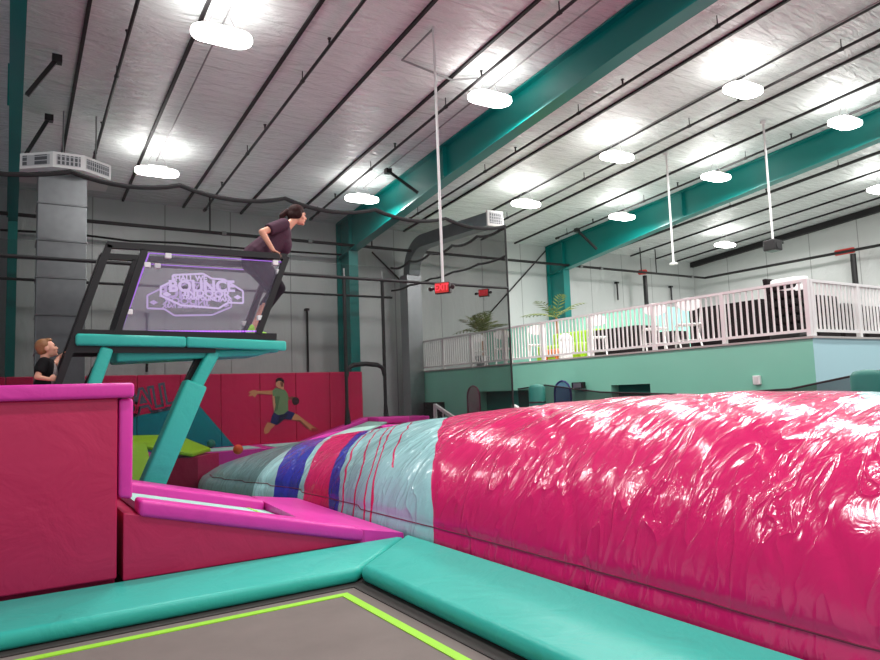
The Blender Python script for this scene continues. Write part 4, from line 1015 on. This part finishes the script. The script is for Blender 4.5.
palm(bf(557, 11.9), 8, 1.05, 1.2, 'sparse potted palm with thin arching fronds by the right column', 9, 1.1)

# ------------------------------------------------------------------ people
def capsule(bm, p0, p1, r0, r1, flat=False, n=14):
    p0, p1 = Vector(p0), Vector(p1); d = p1-p0; L = d.length
    if L < 1e-6: return
    q = Vector((0, 0, 1)).rotation_difference(d.normalized()).to_matrix().to_4x4(); Mx = Matrix.Translation(p0) @ q
    prof = []
    if flat: prof = [(r0, 0), (r1, L)]
    else:
        prof = [(r0*math.cos(a), -r0*math.sin(a)) for a in (1.4, 1.0, .5)]+[(r0, 0), (r1, L)]+[(r1*math.cos(a), L+r1*math.sin(a)) for a in (.5, 1.0, 1.4)]
    rings = [[bm.verts.new(Mx @ Vector((r*math.cos(2*PI*j/n), r*math.sin(2*PI*j/n), z))) for j in range(n)] for r, z in prof]
    for i in range(len(rings)-1):
        for j in range(n): bm.faces.new([rings[i][j], rings[i][(j+1) % n], rings[i+1][(j+1) % n], rings[i+1][j]])
    bm.faces.new(rings[0][::-1]); bm.faces.new(rings[-1])
def ellipsoid(bm, c, rr, R=None, sub=3):
    res = bmesh.ops.create_icosphere(bm, subdivisions=sub, radius=1)
    for v in res['verts']:
        p = Vector((v.co.x*rr[0], v.co.y*rr[1], v.co.z*rr[2])); v.co = (R @ p if R else p)+Vector(c)
def sculpt(name, prims, mat, parent, voxel=.008, it=6):
    bm = bmesh.new()
    for pr_ in prims:
        if pr_[0] == 'c': capsule(bm, *pr_[1:])
        else: ellipsoid(bm, *pr_[1:])
    me = bpy.data.meshes.new('s'); bm.to_mesh(me); bm.free()
    o = bpy.data.objects.new('s', me); C.objects.link(o)
    m = o.modifiers.new('r', 'REMESH'); m.mode = 'VOXEL'; m.voxel_size = voxel
    m = o.modifiers.new('s', 'SMOOTH'); m.iterations = it; m.factor = .5
    dg = bpy.context.evaluated_depsgraph_get(); dg.update()
    me2 = bpy.data.meshes.new_from_object(o.evaluated_get(dg)); bpy.data.objects.remove(o); me2.name = name
    return mesh_obj(name, me2, mat, parent, smooth=True)
def hframe(f, u):
    f = Vector(f).normalized(); r = f.cross(Vector(u)).normalized(); u = r.cross(f); return r, f, u
def head_prims(c, f, u, k=1):
    r, f, u = hframe(f, u); R = Matrix((r, f, u)).transposed(); c = Vector(c)
    L = lambda a, b_, d: c+(r*a+f*b_+u*d)*k
    P = [('e', L(0, -.012, .025), (.076*k, .096*k, .098*k), R), ('e', L(0, .028, -.055), (.056*k, .062*k, .062*k), R), ('e', L(0, .04, -.01), (.066*k, .056*k, .075*k), R),
         ('c', L(0, .088, .0), L(0, .104, -.028), .010*k, .016*k), ('e', L(0, .085, .028), (.05*k, .014*k, .012*k), R), ('e', L(0, .085, -.062), (.026*k, .018*k, .013*k), R), ('e', L(0, .078, -.098), (.024*k, .02*k, .018*k), R)]
    for s in (-1, 1):
        P += [('e', L(s*.077, -.012, -.008), (.010*k, .022*k, .034*k), R), ('e', L(s*.045, .064, -.028), (.024*k, .022*k, .022*k), R)]
    return P, L, R
def face_parts(L, R, parent, k=1):
    for s in (-1, 1):
        bm_ = MB(); bm_.ball((0, 0, 0), (.013*k, .008*k, .008*k)); bm_.bm.transform(Matrix.Translation(L(s*.032, .091, .006)) @ R.to_4x4()); bm_.build('eye', 'eye', parent, smooth=True)
        bm_ = MB(); bm_.ball((0, 0, 0), (.018*k, .006*k, .005*k)); bm_.bm.transform(Matrix.Translation(L(s*.033, .094, .034)) @ R.to_4x4()); bm_.build('eyebrow', 'hair_brown', parent, smooth=True)
    bm_ = MB(); bm_.ball((0, 0, 0), (.024*k, .008*k, .009*k)); bm_.bm.transform(Matrix.Translation(L(0, .1, -.064)) @ R.to_4x4()); bm_.build('mouth', 'lip', parent, smooth=True)
def hand(wr, fw, pn, k=1, thumb=1, curl=.5):
    # wrist, finger direction, palm normal
    fw = Vector(fw).normalized(); pn = Vector(pn); sd = fw.cross(pn).normalized(); pn = sd.cross(fw); wr = Vector(wr)
    P = []; R = Matrix((sd, fw, pn)).transposed()
    P.append(('e', wr+fw*.045*k, (.040*k, .052*k, .017*k), R))
    for i, (o, l) in enumerate(((-.030, .070), (-.010, .078), (.010, .074), (.029, .058))):
        a = wr+fw*.085*k+sd*o*k*1.1; b_ = a+(fw*math.cos(curl)+pn*math.sin(curl)+sd*o*3)*(l*.5*k); c_ = b_+(fw*math.cos(curl*2.4)+pn*math.sin(curl*2.4))*(l*.5*k)
        P += [('c', a-fw*.02*k, b_, .0105*k, .0095*k), ('c', b_, c_, .0095*k, .008*k)]
    a = wr+fw*.03*k+sd*thumb*.032*k; b_ = a+(fw*.6+sd*thumb*.7+pn*.4).normalized()*.035*k; c_ = b_+(fw*.9+pn*.6).normalized()*.03*k
    P += [('c', a, b_, .014*k, .011*k), ('c', b_, c_, .011*k, .009*k)]
    return P
V = Vector
# ---- woman on the tower platform
YWm = (YT+YB)/2+.02
def W(px, py, dy=0): return at(px, py, 'Y', YWm+dy)
t = thing('person', 'person in plum shirt and black cropped leggings leaning forward on the tower handrail', 'person', (W(252, 328).x, YWm, zdeck+.06))
hip = W(256.5, 260); chest = W(283, 232); neck = W(289, 226); headc = W(297.5, 215.5)
kh = 1.06
fz = zdeck+.065
fwd = V((.92, -.22, -.10)); upv = V((-.05, 0, 1))
HP, HL, HR = head_prims(headc, fwd, upv, kh)
sh = {s: W(279, 226)+V((0, s*.17, -.02)) for s in (-1, 1)}     # -1 near camera
elb = {-1: W(262, 232, -.30), 1: W(270, 240, .28)}
wri = {-1: V((T(274, 249).x, YT+.0, T(274, 250).z)), 1: V((pTR.x-.12, YB, pTR.z+.07))}
wri[-1] = V((T(273, 250).x, YT-.0, pTR.lerp(pTL, .06).z+.075)); 
body = HP+[('c', headc+V((-.03, 0, -.05)), neck+V((-.05, 0, -.04)), .052, .062),
           ('e', (hip+chest)/2+V((.03, 0, .0)), (.14, .17, .27), Matrix.Rotation(.72, 3, 'Y')),
           ('e', chest+V((-.06, 0, -.06)), (.145, .185, .17), Matrix.Rotation(.5, 3, 'Y')), ('e', hip, (.17, .19, .17)), ('e', chest+V((-.02, 0, -.17)), (.10, .14, .13))]
knee = {-1: W(279, 288, -.12), 1: W(275, 291, .1)}; ank = {}
for s in (-1, 1):
    ank[s] = V((W(250, 322).x+(.05 if s > 0 else 0), YWm+s*.1, fz+.07))
    hj = hip+V((0, s*.1, -.05))
    body += [('c', sh[s], elb[s], .052, .042), ('c', elb[s], wri[s], .043, .027)]
    body += [('c', hj, knee[s], .10, .066), ('c', knee[s], knee[s].lerp(ank[s], .35)+V((-.025, 0, 0)), .062, .060), ('c', knee[s].lerp(ank[s], .35)+V((-.025, 0, 0)), ank[s], .058, .036)]
    body += [('c', ank[s]+V((-.04, 0, -.035)), ank[s]+V((.1, 0, -.05)), .034, .030), ('c', ank[s]+V((.1, 0, -.05)), ank[s]+V((.16, 0, -.055)), .028, .018)]
    body += hand(wri[s], V((.85, s*-.05, -.45)), V((-.3, 0, -.95)), 1.0, thumb=(1 if s < 0 else -1), curl=.6)
body_o = sculpt('body', body, 'skin', t, .0075)
face_parts(HL, HR, body_o, kh)
shirt = [('c', chest+V((-.08, 0.05, -.08)), hip+V((.0, .05, .04)), .15, .18), ('c', chest+V((-.08, -.05, -.08)), hip+V((0, -.05, .04)), .15, .18), ('e', chest+V((-.06, 0, -.06)), (.158, .2, .18), Matrix.Rotation(.5, 3, 'Y')), ('e', chest+V((-.01, 0, -.17)), (.12, .16, .16)),
         ('c', hip+V((.05, 0, .1)), hip+V((-.0, 0, -.03)), .185, .195, True), ('c', neck+V((-.07, 0, -.06)), neck+V((-.035, 0, -.0)), .09, .066, True)]
for s in (-1, 1):
    shirt += [('c', sh[s], sh[s].lerp(elb[s], .72), .085, .075, True), ('e', sh[s], (.085, .085, .085))]
sculpt('shirt', shirt, 'shirt_plum', t, .011, 5)
pants = [('e', hip+V((0, 0, -.03)), (.19, .205, .18))]
for s in (-1, 1):
    hj = hip+V((0, s*.1, -.05)); kc = knee[s].lerp(ank[s], .42)+V((-.02, 0, 0))
    pants += [('c', hj, knee[s], .13, .086), ('c', knee[s], kc, .082, .074, True)]
sculpt('leggings', pants, 'pants_black', t, .011, 5)
hair = [('e', HL(0, -.022, .05), (.088*kh, .104*kh, .094*kh), HR), ('e', HL(0, -.05, -.005), (.086*kh, .076*kh, .085*kh), HR), ('e', HL(0, -.135, .035), (.034, .034, .034), HR), ('e', HL(-.066, -.0, .0), (.028, .055, .06), HR), ('e', HL(.066, -.0, .0), (.028, .055, .06), HR),
        ('c', HL(0, -.13, .035), HL(0, -.19, -.03), .035, .04), ('c', HL(0, -.19, -.03), HL(0, -.19, -.13), .04, .018), ('c', HL(-.075, .02, .035), HL(-.082, -.02, -.02), .016, .014), ('c', HL(.075, .02, .035), HL(.082, -.02, -.02), .016, .014)]
sculpt('hair', hair, 'hair_brown', t, .008, 4)
for s in (-1, 1):
    sculpt('sock', [('c', ank[s]+V((0, 0, .03)), ank[s]+V((-.02, 0, -.03)), .042, .042), ('c', ank[s]+V((-.045, 0, -.036)), ank[s]+V((.1, 0, -.042)), .038, .034), ('c', ank[s]+V((.1, 0, -.042)), ank[s]+V((.165, 0, -.048)), .032, .022)], 'lime_tape', t, .008, 4)
# ---- boy at the ladder
YBo = 8.5
def B_(px, py, dy=0): return at(px, py, 'Y', YBo+dy)
gz = -.5
t = thing('person', 'child in black and grey shirt looking up while holding the tower ladder', 'person', (B_(44, 360).x, YBo, gz))
hc = B_(47, 348.5); kb = .88
HP, HL, HR = head_prims(hc, (.93, .05, .28), (-.28, 0, 1), kb)
nk = B_(45, 359); ch_ = B_(45, 371); hp_ = V((ch_.x-.02, YBo, gz+.52))
shb = {s: B_(43.5, 363)+V((0, s*.125, 0)) for s in (-1, 1)}
elb = {-1: B_(37, 377, -.2), 1: B_(55, 364, .2)}; lr = lambda z, Y: off(pTL.lerp(pLad, (z-pTL.z)/(pLad.z-pTL.z)), Y)
zn, zf = B_(54, 380).z, B_(60, 354).z
wri = {-1: lr(zn, YT)+V((-.1, .03, .0)), 1: lr(zf, YB)+V((-.07, -.02, -.02))}
body = HP+[('c', hc+V((-.02, 0, -.05)), nk+V((0, 0, -.03)), .042, .045), ('e', ch_, (.09, .125, .14)), ('e', (ch_+hp_)/2, (.085, .11, .16)), ('e', hp_, (.09, .115, .1))]
for s in (-1, 1):
    body += [('c', shb[s], elb[s], .036, .03), ('c', elb[s], wri[s], .03, .02)]
    kn = hp_+V((.07, s*.075, -.25)); an = V((hp_.x-.02, YBo+s*.08, gz+.05))
    body += [('c', hp_+V((0, s*.065, -.03)), kn, .065, .045), ('c', kn, an, .043, .028), ('c', an+V((-.03, 0, -.025)), an+V((.11, 0, -.03)), .025, .02)]
    body += hand(wri[s], V((.9, s*.1, .1 if s < 0 else .5)), V((0, -s, 0)), .72, thumb=1, curl=.55)
body_o = sculpt('body', body, 'skin_boy', t, .007, 5); face_parts(HL, HR, body_o, kb)
sculpt('hair', [('e', HL(0, -.032, .042), (.084*kb, .092*kb, .092*kb), HR), ('e', HL(0, -.05, -.0), (.079*kb, .066*kb, .075*kb), HR), ('e', HL(0, .035, .092), (.055*kb, .05*kb, .03*kb), HR)], 'hair_blond', t, .008, 4)
sh_ = [('e', ch_, (.105, .14, .15)), ('e', (ch_+hp_)/2, (.1, .125, .17)), ('c', hp_+V((0, 0, .1)), hp_+V((0, 0, -.02)), .12, .125, True), ('c', nk+V((0, 0, -.05)), nk+V((0, 0, -.012)), .075, .055, True)]
for s in (-1, 1): sh_ += [('c', shb[s], shb[s].lerp(elb[s], .75), .06, .055, True), ('e', shb[s], (.06, .06, .06))]
sculpt('shirt', sh_, 'shirt_black', t, .010, 5)
sculpt('shirt_front', [('e', ch_+V((.045, 0, -.02)), (.075, .105, .13)), ('e', (ch_+hp_)/2+V((.035, 0, 0)), (.078, .1, .14))], 'shirt_gray', t, .010, 4)
so = [('e', hp_, (.105, .13, .1))]
for s in (-1, 1): so += [('c', hp_+V((0, s*.065, -.03)), hp_+V((.07, s*.075, -.24)), .085, .075, True)]
sculpt('shorts', so, 'shorts_gray', t, .010, 5)

# ------------------------------------------------------------------ light
w = bpy.data.worlds.new('world'); scene.world = w; w.use_nodes = True
w.node_tree.nodes['Background'].inputs[0].default_value = (.92, .95, 1, 1); w.node_tree.nodes['Background'].inputs[1].default_value = .85
def area(loc, rot, sx, sy, e, name):
    L = bpy.data.lights.new(name, 'AREA'); L.shape = 'RECTANGLE'; L.size = sx; L.size_y = sy; L.energy = e; L.color = (1, .985, .97)
    o = bpy.data.objects.new(name, L); C.objects.link(o); o.location = loc; o.rotation_euler = rot
for X in (2.4, 6.8, 10.7, 13.9, 19): 
    for Y in (3.8, -1): area((X, Y, roofz(Y)-.5), (0, 0, 0), .74, .4, LD, 'lamp_light_near')
vs = scene.view_settings
vs.view_transform = 'Standard'; vs.look = 'None'; vs.exposure = 0; vs.gamma = 1
